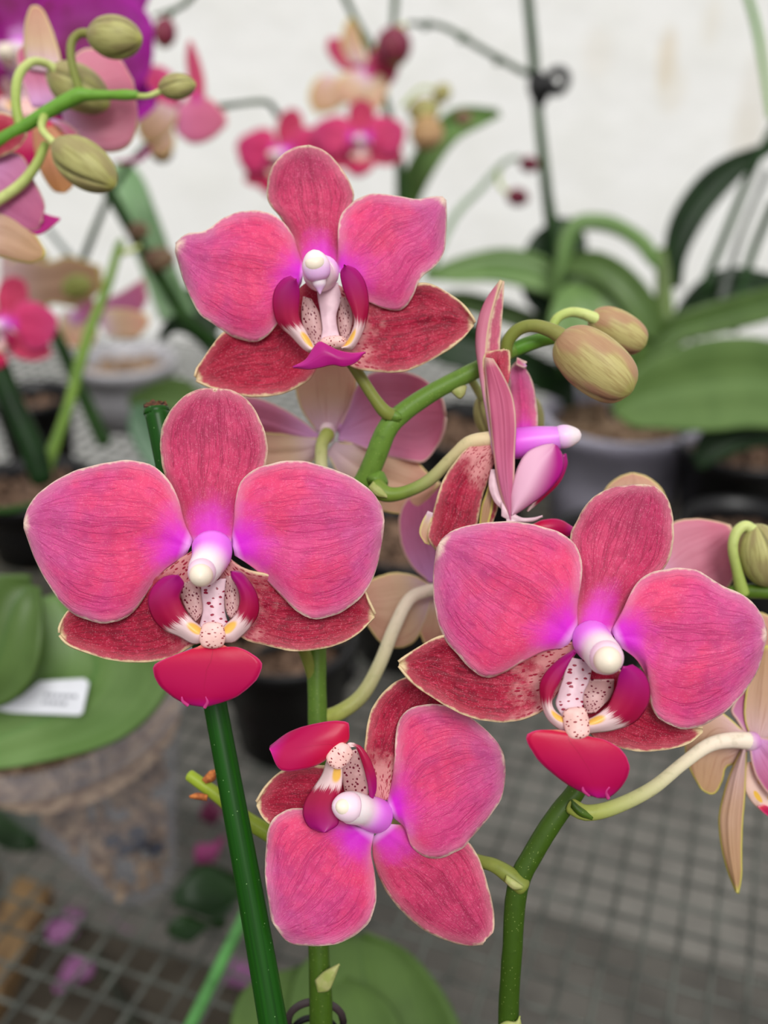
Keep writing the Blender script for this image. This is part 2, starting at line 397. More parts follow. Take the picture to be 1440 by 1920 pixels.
def stake_mat():
    N = NT('stake_green_plastic'); ob = N.obj(); u, v = N.uv()
    n = N.noise(N.vec(N.math('MULTIPLY', u, 3), N.math('MULTIPLY', v, 14)), 1.0, 3)
    col = N.mix(N.ss(n, .35, .7), lin((22, 74, 8)), lin((14, 56, 4)))
    col = N.mix(N.ss(N.vor(ob, 500), .07, .03), col, lin((120, 160, 100)))
    return N.finish(col, .35, n, .1, .0003, spec=.2)
STAKE = stake_mat()
STAKED = plain('stake_dark_green', (34, 66, 26), .5, .15)
STAKEL = plain('stake_light_green', (88, 150, 78), .4)
CUT = plain('cut_brown_pith', (120, 74, 50), .9, var=.3, scale=900, bs=.9, bd=.001)
BRACT = plain('bract_green_tan', (150, 160, 84), .6, c2=(170, 170, 110), scale=400)
DRY = plain('dried_orange', (206, 124, 62), .8, c2=(150, 80, 40), scale=700, bs=.5)
BLACK = plain('black_plastic', (15, 14, 16), .4, .4, scale=40)
CLEAR0 = plain('translucent_grey_plastic', (205, 200, 216), .35, .4, var=.05, scale=20, trans=.25)
GREYP = plain('pale_grey_plastic', (186, 184, 188), .4, .5, var=.06, scale=20)
BARK = plain('bark_brown', (132, 104, 84), .9, c2=(74, 56, 44), scale=120, bs=.6)
BARKL = plain('bark_pale', (176, 150, 122), .9, c2=(110, 84, 66), scale=140, bs=.6)
CHAR = plain('charcoal_chip', (52, 54, 66), .8, scale=120)
TAG = plain('tag_white', (236, 238, 244), .5, var=.02)
INK = plain('ink_grey', (150, 152, 160), .7, var=.02)
WOOD = plain('wood_tan', (140, 112, 76), .7, c2=(104, 80, 52), scale=60)
FPET = plain('fallen_petal_mauve', (168, 112, 160), .7, c2=(140, 84, 130), scale=200, trans=.2)
DRYL = plain('dry_leaf_tan', (170, 124, 84), .8, c2=(130, 88, 56), scale=100, trans=.1)
def clear_mat():
    N = NT('clear_plastic'); p = N.n('ShaderNodeBsdfPrincipled')
    p.inputs['Base Color'].default_value = lin((205, 205, 215)); p.inputs['Roughness'].default_value = .3
    t = N.n('ShaderNodeBsdfTransparent'); m = N.n('ShaderNodeMixShader'); m.inputs[0].default_value = .84
    N.t.links.new(p.outputs[0], m.inputs[1]); N.t.links.new(t.outputs[0], m.inputs[2]); N.t.links.new(m.outputs[0], N.out.inputs[0]); return N.m
CLEAR = clear_mat()
# ------------------------------------------------------------------ flower building
def build_flower(parent, name, data, D=None, mp=None, loc=None, lo=False, label=None, ths=1.0):
    mp = mp or pxmap(D)
    fl = empty(name, loc, parent)
    if label: fl['label'] = label
    for i, it in enumerate(data):
        k = it[0]
        if k == 's':   # sheet
            _, nm, L, R, z, cup, mats, opt = it
            opt = dict(opt); nu, nv = (20, 12) if lo else ((40, 26) if nm in ('petal', 'sepal') else (28, 16))
            opt.setdefault('nu', nu); opt.setdefault('nv', nv)
            if lo: opt.pop('mid', None) if False else None
            lab = opt.pop('label', None)
            if nm.startswith('lip'): opt.setdefault('wv', .25)
            opt['thick'] = opt.get('thick', .00045)*ths
            o = sheet(nm, fl, L, R, z, cup, mats, mp, ph=i*1.3, jit=opt.pop('jit', .6), **opt)
            if lab: o['label'] = lab
        elif k == 't':  # tube (x,y,z,r)
            _, nm, pts, mat = it[:4]
            W = [(mp(x, y, z), (mp(x+r, y, z)-mp(x, y, z)).length) for x, y, z, r in pts]
            o = tubeW(nm, fl, W, mat, ns=12 if lo else 22)
        elif k == 'b':  # blob a(x,y,z) b r
            _, nm, a, b, r, mat, opt = it
            A, B = mp(*a), mp(*b); rr = (mp(a[0]+r, a[1], a[2])-A).length
            prof = opt.get('prof', [(0, .05), (.04, .45), (.18, .85), (.5, 1), (.82, .85), (.96, .45), (1, .05)])
            o = blobW(nm, fl, A, B, [(q, w*rr) for q, w in prof], [mat], ns=12 if lo else 28, nu=10 if lo else 20, flat=opt.get('flat', 1.0),
                      side=(mp(a[0]+1, a[1], a[2])-A) if 'flat' in opt else None)
            if 'label' in opt: o['label'] = opt['label']
    return fl
def s(nm, L, R, z, cup, mats, **o): return ('s', nm, L, R, z, cup, mats, o)
TENDR = [(0, .5), (.5, .4), (1, .15)]
F1 = [
 s('sepal', [(358, 1024), (336, 972), (318, 920), (302, 862), (301, 815), (316, 775), (344, 743), (378, 728), (402, 730)],
   [(438, 1024), (456, 970), (480, 920), (500, 865), (499, 820), (485, 780), (464, 750), (434, 731), (406, 729)], (-4, -16, -30), -22, DK, rip=4),
 s('sepal', [(385, 1018), (322, 1056), (262, 1092), (200, 1108), (145, 1132), (122, 1150), (112, 1180), (113, 1186)],
   [(385, 1120), (372, 1195), (346, 1219), (310, 1236), (262, 1242), (200, 1236), (150, 1219), (126, 1206), (113, 1190)], (-6, -22, -34), 14, LK, rip=4),
 s('sepal', [(405, 1022), (456, 1066), (536, 1082), (620, 1086), (676, 1102), (690, 1126), (702, 1152)],
   [(415, 1120), (448, 1190), (500, 1211), (560, 1221), (620, 1213), (668, 1190), (702, 1157)], (-6, -22, -34), 14, LK, rip=4),
 s('petal', [(362, 1012), (347, 980), (334, 935), (318, 903), (290, 875), (237, 863), (180, 871), (122, 891), (77, 920), (54, 948), (44, 975)],
   [(350, 1040), (332, 1052), (310, 1068), (290, 1090), (270, 1122), (246, 1151), (206, 1169), (170, 1165), (130, 1145), (96, 1105), (66, 1050), (44, 990)], (4, 12, 2), -16, PK, rip=5),
 s('petal', [(434, 1012), (438, 975), (441, 940), (450, 907), (475, 881), (520, 866), (575, 866), (640, 885), (690, 915), (714, 945), (721, 970)],
   [(440, 1042), (462, 1056), (488, 1076), (520, 1110), (556, 1146), (590, 1160), (640, 1149), (680, 1116), (705, 1070), (716, 1020), (721, 985)], (4, 14, 0), -16, PK, rip=5),
 s('lip_plate', [(346, 1092), (338, 1108), (342, 1128), (352, 1148), (364, 1164)], [(362, 1088), (378, 1108), (383, 1128), (378, 1152), (368, 1165)], (14, 16, 34), -8, (SPECK, SPECK), label='pale plate with wine speckles'),
 s('lip_plate', [(424, 1080), (420, 1100), (420, 1130), (426, 1152), (432, 1158)], [(436, 1080), (446, 1100), (449, 1130), (444, 1150), (436, 1158)], (14, 16, 34), -8, (SPECK, SPECK), label='pale plate with wine speckles'),
 s('lip_foot', [(376, 1085), (378, 1120), (380, 1145), (374, 1170), (368, 1195)], [(424, 1085), (421, 1120), (422, 1145), (428, 1170), (434, 1195)], (18, 28, 44), -8, (STRIP, STRIP)),
 s('lip_lobe', [(384, 1205), (362, 1208), (335, 1194), (306, 1181), (285, 1158), (277, 1128), (284, 1103), (304, 1083), (322, 1077)],
   [(386, 1180), (372, 1170), (360, 1160), (345, 1140), (337, 1120), (343, 1104), (345, 1092), (336, 1079)], (46, 44, 60), lambda u, v: 20*v*u-16*v*v+8, (LOBE, LOBE0)),
 s('lip_lobe', [(414, 1205), (436, 1206), (450, 1196), (470, 1176), (485, 1150), (484, 1120), (472, 1095), (455, 1074), (440, 1069)],
   [(412, 1180), (425, 1168), (436, 1158), (446, 1142), (449, 1120), (443, 1100), (434, 1084), (432, 1073)], (46, 44, 60), lambda u, v: 20*v*u-16*v*v+8, (LOBE, LOBE0)),
 s('lip', [(384, 1203), (372, 1212), (352, 1219), (322, 1230), (292, 1244), (286, 1256), (298, 1284), (325, 1308), (352, 1321), (380, 1326)],
   [(414, 1203), (424, 1212), (444, 1213), (466, 1222), (489, 1239), (491, 1252), (478, 1278), (448, 1304), (418, 1317), (386, 1326)], (48, 62, 44), lambda u, v: -9*v*v*u, (MIDL, MIDL)),
 ('b', 'callus', (399, 1166, 50), (398, 1216, 56), 25, CALL, {'flat': .55, 'prof': [(0, .3), (.08, .7), (.3, .9), (.6, 1), (.85, .85), (.96, .6), (1, .3)]}),
 ('t', 'lip_tendril', [(352, 1322, 46, 3.5), (343, 1315, 52, 3), (341, 1307, 56, 1.5)], MIDP),
 ('t', 'lip_tendril', [(384, 1326, 46, 3.5), (389, 1316, 52, 3), (386, 1306, 56, 1.5)], MIDP),
 ('t', 'column', [(398, 1026, -2, 38), (397, 1040, 14, 37), (390, 1056, 38, 33), (383, 1068, 58, 31), (379, 1076, 72, 27)], COLM),
 ('b', 'anther_cap', (380, 1070, 66), (374, 1082, 108), 27, COLM2, {'prof': DOME}),
 ('b', 'pollen_cap', (378, 1076, 84), (374, 1085, 114), 23, CAP, {'prof': DOME}),
]
F2 = [
 s('sepal', [(562, 508), (548, 455), (527, 410), (502, 378), (501, 345), (510, 312), (530, 289), (553, 276), (574, 272)],
   [(640, 508), (648, 448), (656, 400), (664, 366), (650, 330), (628, 300), (606, 281), (582, 272)], (-4, -22, -20), -24, DK, rip=5),
 s('sepal', [(598, 512), (556, 545), (510, 600), (460, 605), (420, 622), (392, 655), (373, 685), (367, 706)],
   [(608, 660), (585, 705), (560, 724), (520, 740), (470, 743), (420, 735), (390, 723), (368, 712)], (-8, -26, -26), 12, LQ, rip=6),
 s('sepal', [(602, 512), (648, 540), (700, 546), (785, 532), (822, 538), (860, 564), (884, 594), (889, 605)],
   [(618, 650), (655, 684), (700, 696), (742, 698), (790, 685), (830, 662), (866, 635), (888, 612)], (-8, -22, -26), 12, LK, rip=6),
 s('petal', [(570, 500), (560, 470), (549, 440), (525, 410), (490, 396), (450, 396), (415, 411), (385, 432), (350, 438), (329, 455)],
   [(566, 530), (546, 572), (518, 610), (495, 634), (468, 641), (432, 630), (402, 608), (372, 586), (346, 532), (328, 472)], (4, 14, -4), -18, PK, rip=10, rf=2),
 s('petal', [(630, 505), (633, 470), (634, 430), (641, 400), (665, 376), (700, 363), (740, 366), (780, 373), (810, 368), (830, 368)],
   [(645, 520), (672, 552), (700, 570), (737, 583), (760, 576), (776, 550), (790, 520), (815, 500), (834, 468), (838, 410), (837, 375)], (4, 14, -4), -18, PK, rip=10, rf=2),
 s('lip_plate', [(568, 556), (565, 580), (567, 608), (580, 634), (586, 645)], [(584, 560), (598, 585), (604, 605), (604, 628), (600, 645)], (12, 10, 26), -6, (SPECK, SPECK)),
 s('lip_plate', [(634, 558), (634, 585), (633, 610), (640, 634), (642, 642)], [(648, 558), (658, 580), (661, 600), (656, 625), (650, 642)], (12, 10, 26), -6, (SPECK, SPECK)),
 s('lip_foot', [(592, 530), (596, 560), (601, 590), (604, 620), (598, 648)], [(634, 530), (640, 560), (631, 590), (634, 620), (644, 648)], (12, 20, 36), -6, (FOOT, FOOT)),
 s('lip_lobe', [(580, 662), (568, 655), (545, 631), (520, 606), (511, 572), (515, 542), (530, 523), (545, 517)],
   [(592, 650), (583, 636), (573, 618), (561, 592), (562, 558), (561, 540), (556, 525)], (42, 44, 66), lambda u, v: 20*v*u-14*v*v+6, (LOBE, LOBE0)),
 s('lip_lobe', [(640, 655), (662, 655), (684, 615), (692, 572), (686, 532), (670, 506), (652, 497)],
   [(640, 650), (655, 630), (664, 605), (660, 585), (650, 560), (640, 530), (638, 510), (646, 498)], (42, 44, 66), lambda u, v: 20*v*u-14*v*v+6, (LOBE, LOBE0)),
 ('b', 'callus', (598, 645, 40), (650, 640, 40), 13, CALL, {}),
 s('lip', [(548, 687), (572, 674), (585, 655), (598, 640), (614, 646), (634, 656), (660, 661), (686, 659)],
   [(550, 690), (578, 693), (600, 690), (616, 686), (628, 685), (645, 688), (668, 680), (684, 662)], (60, 86, 60), -8, (MIDP, MIDP), jit=0),
 ('t', 'column', [(606, 506, 0, 30), (604, 514, 14, 31), (599, 516, 32, 30), (594, 508, 48, 28)], COLW),
 ('b', 'anther_cap', (598, 528, 62), (587, 468, 74), 26, COLW, {'prof': [(0, .3), (.1, .75), (.3, .98), (.55, 1), (.8, .75), (.95, .4), (1, .08)]}),
 ('b', 'anther_cap', (594, 508, 72), (588, 480, 84), 20, CAP, {}),
 ('b', 'rostellum', (600, 552, 60), (598, 522, 62), 15, COLW, {'prof': [(0, .05), (.3, .4), (.6, .8), (1, .9)]}),
]
F3 = [
 s('sepal', [(1076, 1192), (1076, 1130), (1076, 1060), (1068, 1008), (1082, 975), (1106, 938), (1140, 916), (1185, 908), (1205, 908)],
   [(1150, 1192), (1178, 1138), (1215, 1095), (1250, 1060), (1263, 1012), (1262, 968), (1250, 932), (1230, 913), (1212, 908)], (-4, -22, -30), -22, DK, rip=5),
 s('sepal', [(1085, 1205), (1000, 1205), (900, 1193), (830, 1192), (788, 1211), (764, 1229), (748, 1242)],
   [(1065, 1270), (1042, 1305), (1012, 1336), (960, 1353), (900, 1350), (850, 1331), (800, 1301), (771, 1276), (749, 1248)], (-8, -24, -22), 12, LK, rip=5),
 s('sepal', [(1110, 1205), (1190, 1285), (1240, 1335), (1285, 1358), (1318, 1366)],
   [(1090, 1340), (1110, 1378), (1150, 1399), (1200, 1409), (1250, 1406), (1290, 1394), (1318, 1374)], (-8, -26, -34), 10, LQ, rip=4),
 s('petal', [(1084, 1178), (1084, 1130), (1092, 1072), (1086, 1034), (1060, 1005), (1015, 986), (960, 978), (900, 981), (852, 993), (828, 1010)],
   [(1062, 1216), (1022, 1221), (982, 1240), (950, 1259), (918, 1270), (888, 1260), (856, 1226), (830, 1190), (815, 1140), (812, 1080), (818, 1028)], (4, 14, 6), -18, PK, rip=5),
 s('petal', [(1146, 1182), (1168, 1142), (1188, 1102), (1215, 1076), (1260, 1065), (1310, 1071), (1352, 1096), (1400, 1120), (1427, 1150), (1438, 1180)],
   [(1160, 1212), (1192, 1236), (1210, 1266), (1218, 1295), (1221, 1326), (1242, 1352), (1290, 1367), (1340, 1350), (1385, 1310), (1420, 1260), (1438, 1198)], (4, 16, 2), -18, PK, rip=5),
 s('lip_plate', [(1092, 1275), (1090, 1292), (1092, 1312), (1098, 1335)], [(1152, 1275), (1150, 1295), (1142, 1312), (1118, 1335)], (14, 12, 30), -6, (SPECK, SPECK)),
 s('lip_foot', [(1066, 1232), (1056, 1270), (1046, 1300), (1042, 1322), (1055, 1345)], [(1112, 1240), (1106, 1275), (1095, 1300), (1094, 1322), (1096, 1345)], (18, 28, 44), -8, (STRIP, STRIP)),
 s('lip_lobe', [(1062, 1376), (1042, 1364), (1024, 1345), (1013, 1312), (1012, 1282), (1026, 1256), (1050, 1234), (1076, 1217)],
   [(1074, 1345), (1050, 1340), (1036, 1322), (1040, 1298), (1050, 1280), (1062, 1254), (1078, 1224)], (46, 44, 50), lambda u, v: 18*v*u-12*v*v+6, (LOBE, LOBE0)),
 s('lip_lobe', [(1090, 1378), (1120, 1374), (1150, 1370), (1190, 1355), (1214, 1325), (1219, 1290), (1208, 1262), (1186, 1245)],
   [(1098, 1350), (1118, 1340), (1136, 1326), (1148, 1306), (1156, 1284), (1160, 1268), (1166, 1252)], (46, 40, 56), lambda u, v: 22*v*u-16*v*v+6, (LOBE, LOBE0)),
 s('lip', [(1050, 1368), (1030, 1368), (1003, 1370), (986, 1384), (1005, 1420), (1035, 1450), (1065, 1472), (1095, 1488), (1118, 1496)],
   [(1094, 1376), (1112, 1382), (1134, 1387), (1164, 1405), (1181, 1436), (1174, 1462), (1158, 1484), (1140, 1496), (1122, 1497)], (48, 62, 44), lambda u, v: -16*v*v*u+6, (MIDL, MIDL)),
 ('b', 'callus', (1076, 1326, 50), (1086, 1386, 60), 25, CALL, {'flat': .55, 'prof': [(0, .4), (.08, .8), (.3, .95), (.6, .95), (.85, .85), (.96, .6), (1, .3)]}),
 ('t', 'lip_tendril', [(1104, 1490, 46, 4), (1094, 1482, 54, 3.5), (1093, 1472, 58, 2)], MIDP),
 ('t', 'lip_tendril', [(1140, 1496, 46, 4), (1136, 1484, 54, 3), (1142, 1476, 58, 2)], MIDP),
 ('t', 'column', [(1108, 1196, -2, 36), (1112, 1204, 14, 37), (1122, 1216, 36, 35), (1130, 1226, 56, 35), (1136, 1234, 72, 34)], COLM),
 ('b', 'anther_cap', (1134, 1230, 66), (1146, 1242, 112), 33, COLM2, {'prof': DOME}),
 ('b', 'pollen_cap', (1138, 1235, 88), (1143, 1246, 119), 27, CAP, {'prof': DOME}),
]
F4 = [
 s('sepal', [(698, 1570), (700, 1612), (720, 1665), (768, 1724), (820, 1757), (870, 1773), (905, 1772)],
   [(732, 1545), (790, 1550), (845, 1565), (880, 1580), (902, 1620), (920, 1678), (927, 1722), (925, 1748), (912, 1760)], (-4, -20, -22), -18, DK, rip=4),
 s('sepal', [(708, 1500), (686, 1440), (685, 1390), (698, 1328), (735, 1284), (785, 1262), (830, 1262)],
   [(735, 1500), (775, 1460), (815, 1420), (850, 1370), (866, 1320), (862, 1285), (840, 1266)], (-8, -26, -36), 10, LK, rip=4),
 s('sepal', [(690, 1490), (650, 1450), (600, 1436), (555, 1438), (523, 1449), (500, 1474), (482, 1504)],
   [(680, 1540), (640, 1560), (590, 1565), (540, 1562), (510, 1548), (492, 1532), (481, 1512)], (-8, -26, -30), 10, LQ, rip=4),
 s('petal', [(724, 1504), (733, 1470), (740, 1420), (743, 1368), (760, 1335), (800, 1320), (848, 1326), (895, 1354), (930, 1388), (944, 1412)],
   [(735, 1532), (758, 1552), (772, 1588), (798, 1607), (828, 1608), (868, 1591), (886, 1568), (916, 1534), (940, 1498), (948, 1455), (947, 1425)], (4, 14, 0), -18, PK, rip=6),
 s('petal', [(668, 1548), (630, 1536), (590, 1520), (556, 1515), (528, 1522), (506, 1546), (498, 1592), (497, 1640), (503, 1690), (508, 1726)],
   [(702, 1562), (696, 1600), (703, 1640), (706, 1685), (692, 1728), (665, 1755), (630, 1770), (580, 1774), (542, 1768), (518, 1742)], (4, 12, 0), -16, PK, rip=5),
 s('lip_plate', [(640, 1415), (640, 1440), (642, 1465), (648, 1492)], [(672, 1405), (684, 1440), (690, 1465), (690, 1492)], (50, 34, 20), -4, (SPECK, SPECK)),
 s('lip_lobe', [(650, 1398), (672, 1396), (690, 1416), (704, 1450), (706, 1480), (699, 1500)],
   [(655, 1396), (666, 1400), (678, 1428), (688, 1465), (693, 1498)], (50, 56, 34), -6, (LOBE0, LOBE0)),
 s('lip_lobe', [(612, 1425), (604, 1450), (592, 1470), (574, 1496), (567, 1525), (578, 1550), (598, 1561)],
   [(642, 1430), (642, 1455), (640, 1480), (634, 1500), (634, 1525), (634, 1546), (612, 1561)], (48, 46, 52), lambda u, v: 10*v-12*v*v, (LOBE, LOBE0)),
 s('lip', [(640, 1402), (654, 1388), (655, 1370), (652, 1354), (620, 1352), (580, 1359), (540, 1373), (506, 1398)],
   [(618, 1416), (612, 1424), (604, 1430), (590, 1437), (562, 1444), (536, 1446), (520, 1438), (505, 1404)], (50, 64, 40), lambda u, v: 16*v*u-8*v*v, (MIDL, MIDL)),
 ('b', 'callus', (655, 1398, 54), (618, 1436, 60), 21, CALL, {'flat': .6}),
 ('t', 'column', [(708, 1530, -2, 32), (698, 1526, 14, 32), (682, 1520, 32, 29), (668, 1516, 48, 30), (656, 1514, 58, 30)], COLM),
 ('b', 'anther_cap', (664, 1514, 58), (624, 1510, 80), 29, COLM2, {'prof': DOME}),
 ('b', 'pollen_cap', (650, 1513, 72), (632, 1511, 90), 18, CAP, {'prof': DOME}),
]
def centre(data_c, D): return P(data_c[0], data_c[1], D)
# ------------------------------------------------------------------ front plant, tall stem
A = empty('orchid_plant', onz(640, 2300, .2))
tag(A, 'pink orchid with cream-rimmed flowers on the stem that arches up to two tan buds', 'orchid')
tube('flower_stem', A, [(600, 2350, .225, 23), (602, 1920, .222, 22), (597, 1750, .222, 19), (598, 1500, .224, 19), (594, 1250, .226, 18), (598, 1120, .228, 18), (632, 990, .228, 19), (690, 890, .224, 20), (722, 812, .222, 20), (750, 778, .222, 19), (812, 735, .222, 17), (900, 690, .222, 16), (962, 655, .222, 15)], STEM, nseg=90, ns=18, lump=.05)
tube('flower_stem', A, [(950, 662, .2225, 14), (990, 645, .222, 14), (1030, 635, .222, 12), (1062, 634, .222, 9)], STEML)
build_flower(A, 'flower', F1, .200, loc=P(398, 1040, .203), label='flower lowest on the stem, facing forward with wide petals')
build_flower(A, 'flower', F2, .213, loc=P(606, 520, .216), label='topmost flower, its lip seen edge-on')
# node swellings, bracts
for (x, y, d, r) in ((738, 784, .222, 21), (706, 900, .2235, 22)):
    blobW('stem_node', A, P(x-6, y+r*.8, d), P(x+6, y-r*.8, d), [(0, .3*r*d/F), (.3, .95*r*d/F), (.6, r*d/F), (1, .4*r*d/F)], [STEM])
tube('pedicel', A, [(742, 782, .221, 14), (722, 772, .220, 13), (700, 744, .2195, 11), (672, 700, .219, 11), (645, 655, .218, 11), (612, 560, .2165, 12)], PEDG)
tube('pedicel', A, [(704, 915, .2215, 20), (728, 927, .221, 15), (762, 922, .2205, 12), (805, 900, .220, 12), (848, 858, .2185, 12), (882, 830, .217, 14), (930, 822, .216, 15)], PEDC)
tube('pedicel', A, [(594, 1290, .2265, 12), (560, 1200, .222, 11), (480, 1100, .212, 11), (402, 1040, .2035, 12)], PEDG)
tube('pedicel', A, [(600, 1350, .226, 16), (640, 1334, .228, 15), (680, 1302, .230, 14), (712, 1245, .233, 13), (738, 1180, .237, 12.5), (766, 1126, .240, 12), (800, 1108, .241, 12), (840, 1104, .243, 13)], PEDW)
sheet('bract', A, [(700, 902), (716, 916), (726, 928)], [(690, 914), (706, 930), (726, 934)], (0, 6, 4), -4, (BRACT,), pxmap(.2195), nu=10, nv=8)
sheet('bract', A, [(724, 776), (738, 768), (752, 776)], [(722, 790), (740, 790), (754, 786)], (0, 4, 0), -6, (STEM,), pxmap(.2195), nu=10, nv=8)
sheet('bract', A, [(842, 722), (862, 716), (876, 724)], [(846, 736), (862, 748), (872, 740)], (0, 4, 0), -6, (BRACT,), pxmap(.2215), nu=10, nv=8)
sheet('bract', A, [(590, 1838), (606, 1822), (624, 1812), (636, 1806)], [(596, 1862), (616, 1858), (626, 1840), (637, 1810)], (14, 26, 22), -8, (BRACT,), pxmap(.2205), nu=14, nv=10)
# twig with dried bits
tube('side_shoot', A, [(356, 1454, .226, 11), (384, 1474, .226, 12), (420, 1500, .226, 14), (455, 1532, .226, 15), (520, 1572, .225, 16), (596, 1620, .224, 17)], grad_mat('shoot_lime', (150, 170, 50), (110, 128, 40), 0, 1))
sheet('dried_bract', A, [(378, 1462), (392, 1446), (405, 1442)], [(386, 1470), (402, 1464), (407, 1452)], (0, 6, 0), -6, (DRY,), pxmap(.223), nu=10, nv=8)['label'] = 'orange dried bract'
sheet('dried_bract', A, [(390, 1490), (370, 1486), (354, 1492)], [(388, 1502), (372, 1500), (356, 1497)], (0, 6, 0), -6, (DRY,), pxmap(.223), nu=10, nv=8)['label'] = 'tan dried bract'
# buds and their stalks
tube('bud_stalk', A, [(948, 668, .220, 12), (952, 640, .219, 12), (972, 618, .218, 12), (1000, 611, .217, 12.5), (1034, 620, .216, 14), (1064, 638, .215, 17)], PEDG)
bud(A, (1050, 631, .216), (1184, 736, .213), 58, BUD, ph=BP1, groove=.15, ng=2, prof=BLUNT)
tube('bud_stalk', A, [(1030, 634, .224, 9), (1042, 600, .225, 9), (1066, 586, .226, 9), (1092, 588, .227, 10), (1122, 600, .227, 12)], PEDL)
bud(A, (1108, 592, .229), (1210, 648, .229), 38, BUD, ph=BP1, groove=.13, ng=2, prof=BLUNT)
tube('bud_stalk', A, [(880, 705, .226, 8), (890, 722, .232, 8), (904, 745, .238, 9)], PEDL)
bud(A, (905, 738, .239), (918, 822, .241), 23, BUDG)
bud(A, (1000, 745, .245), (1008, 826, .246), 17, BUDG)
# side-on flower
F5 = [
 s('sepal', [(930, 852), (922, 800), (912, 730), (912, 670), (918, 610), (930, 560), (940, 526)],
   [(955, 852), (950, 800), (944, 730), (937, 665), (940, 610), (943, 560), (943, 528)], (0, 0, 0), lambda u, v: -30*(v+1)*.5, (BK, DOR), mid=[(925, 852), (916, 790), (900, 700), (893, 645), (897, 600), (912, 560), (938, 524)], flip=True),
 s('petal', [(962, 830), (957, 770), (954, 715), (958, 688), (974, 674), (988, 678)],
   [(1006, 830), (1009, 790), (1006, 752), (999, 716), (988, 694), (976, 682)], (-60, -70, -50), -14, PK, rip=4),
 s('petal', [(985, 682), (978, 674), (970, 670)], [(988, 686), (982, 690), (968, 684)], (-46, -44, -42), 0, (BKP,), nu=8, nv=6) ,
 s('sepal', [(924, 824), (900, 829), (870, 845), (842, 880), (824, 916), (812, 960), (802, 1000), (806, 1018), (818, 1034)],
   [(930, 858), (922, 882), (914, 906), (904, 935), (898, 968), (890, 1000), (868, 1022), (836, 1034)], (-6, 6, 24), lambda u, v: -16*v*v, LK, rip=5),
 s('sepal', [(802, 958), (790, 980), (786, 1000), (796, 1018)], [(812, 962), (808, 985), (804, 1005), (806, 1022)], (0, -2, 0), 0, (BKC, BKC), nu=12, nv=8),
 s('sepal', [(924, 880), (912, 920), (902, 950), (898, 985)], [(936, 880), (926, 930), (922, 960), (914, 990)], (-20, -26, -30), -4, (BKT, BKT)),
 s('sepal', [(930, 890), (926, 930), (920, 960), (912, 990)], [(945, 890), (934, 950), (926, 975), (918, 1000)], (-30, -36, -40), -4, LQ),
 s('lip_foot', [(920, 880), (916, 910), (926, 940), (946, 962), (950, 985)], [(936, 880), (936, 905), (940, 930), (954, 945), (975, 975)], (-4, 0, 10), -6, (FOOT, FOOT)),
 s('lip_foot', [(940, 940), (958, 958), (978, 970), (1000, 970), (1017, 966)], [(940, 968), (962, 980), (980, 980), (1000, 978), (1016, 970)], (6, 10, 10), -4, (FOOT, FOOT)),
 s('lip', [(995, 984), (1020, 974), (1050, 974), (1078, 990)], [(985, 990), (1010, 1005), (1050, 1010), (1080, 1000)], (0, 6, -10), -10, (MIDL, MIDL)),
 s('lip_lobe', [(990, 960), (1020, 935), (1050, 905), (1064, 872), (1062, 850)], [(1000, 940), (1030, 905), (1045, 875), (1050, 855)], (-20, -24, -20), -6, (LOBE0, LOBE0)),
 s('lip_lobe', [(955, 965), (956, 930), (964, 895), (975, 865), (992, 845), (1016, 834), (1036, 831)],
   [(965, 966), (990, 950), (1018, 930), (1040, 908), (1056, 882), (1056, 855), (1046, 836)], (14, 26, 22), lambda u, v: -16*v*v, (None, LOBE0)),
 ('t', 'column', [(935, 836, -30, 22), (965, 832, -26, 29), (1000, 827, -22, 28), (1040, 822, -18, 23), (1066, 818, -16, 18)], COLV),
 ('b', 'anther_cap', (1036, 821, -16), (1090, 815, -14), 22, COLW, {'prof': [(0, .4), (.2, .95), (.5, 1), (.8, .7), (.95, .4), (1, .1)]}),
 s('petal', [(930, 870), (918, 800), (910, 735), (904, 690), (908, 664), (924, 657), (940, 655)],
   [(956, 700), (957, 690), (957, 680), (957, 672), (957, 665), (956, 659), (954, 656)], (2, 4, 4), -6, LQ),
 s('petal', [(955, 976), (936, 920), (926, 862), (918, 790), (912, 730), (908, 690), (909, 670)],
   [(960, 974), (964, 920), (966, 850), (968, 790), (962, 745), (945, 705), (925, 672)], (10, 22, 16), lambda u, v: -14*v*v, (BKD, PET), rip=4),
]
N = NT('lip_lobe_blush'); u, v = N.uv(); cc = N.mix(N.ss(N.math('ADD', N.math('MULTIPLY', v, .7), N.math('MULTIPLY', u, .45)), .48, .95), lin((244, 190, 216)), lin((188, 14, 140)))
LOBEB = N.finish(cc, .4, trans=.2, spec=.4)
F5 = [tuple((LOBEB, LOBE0) if isinstance(e, tuple) and len(e) == 2 and e[0] is None else e for e in it) for it in F5]
build_flower(A, 'flower', F5, .214, loc=P(935, 830, .214), label='flower turned side-on, petals pointing up and down')
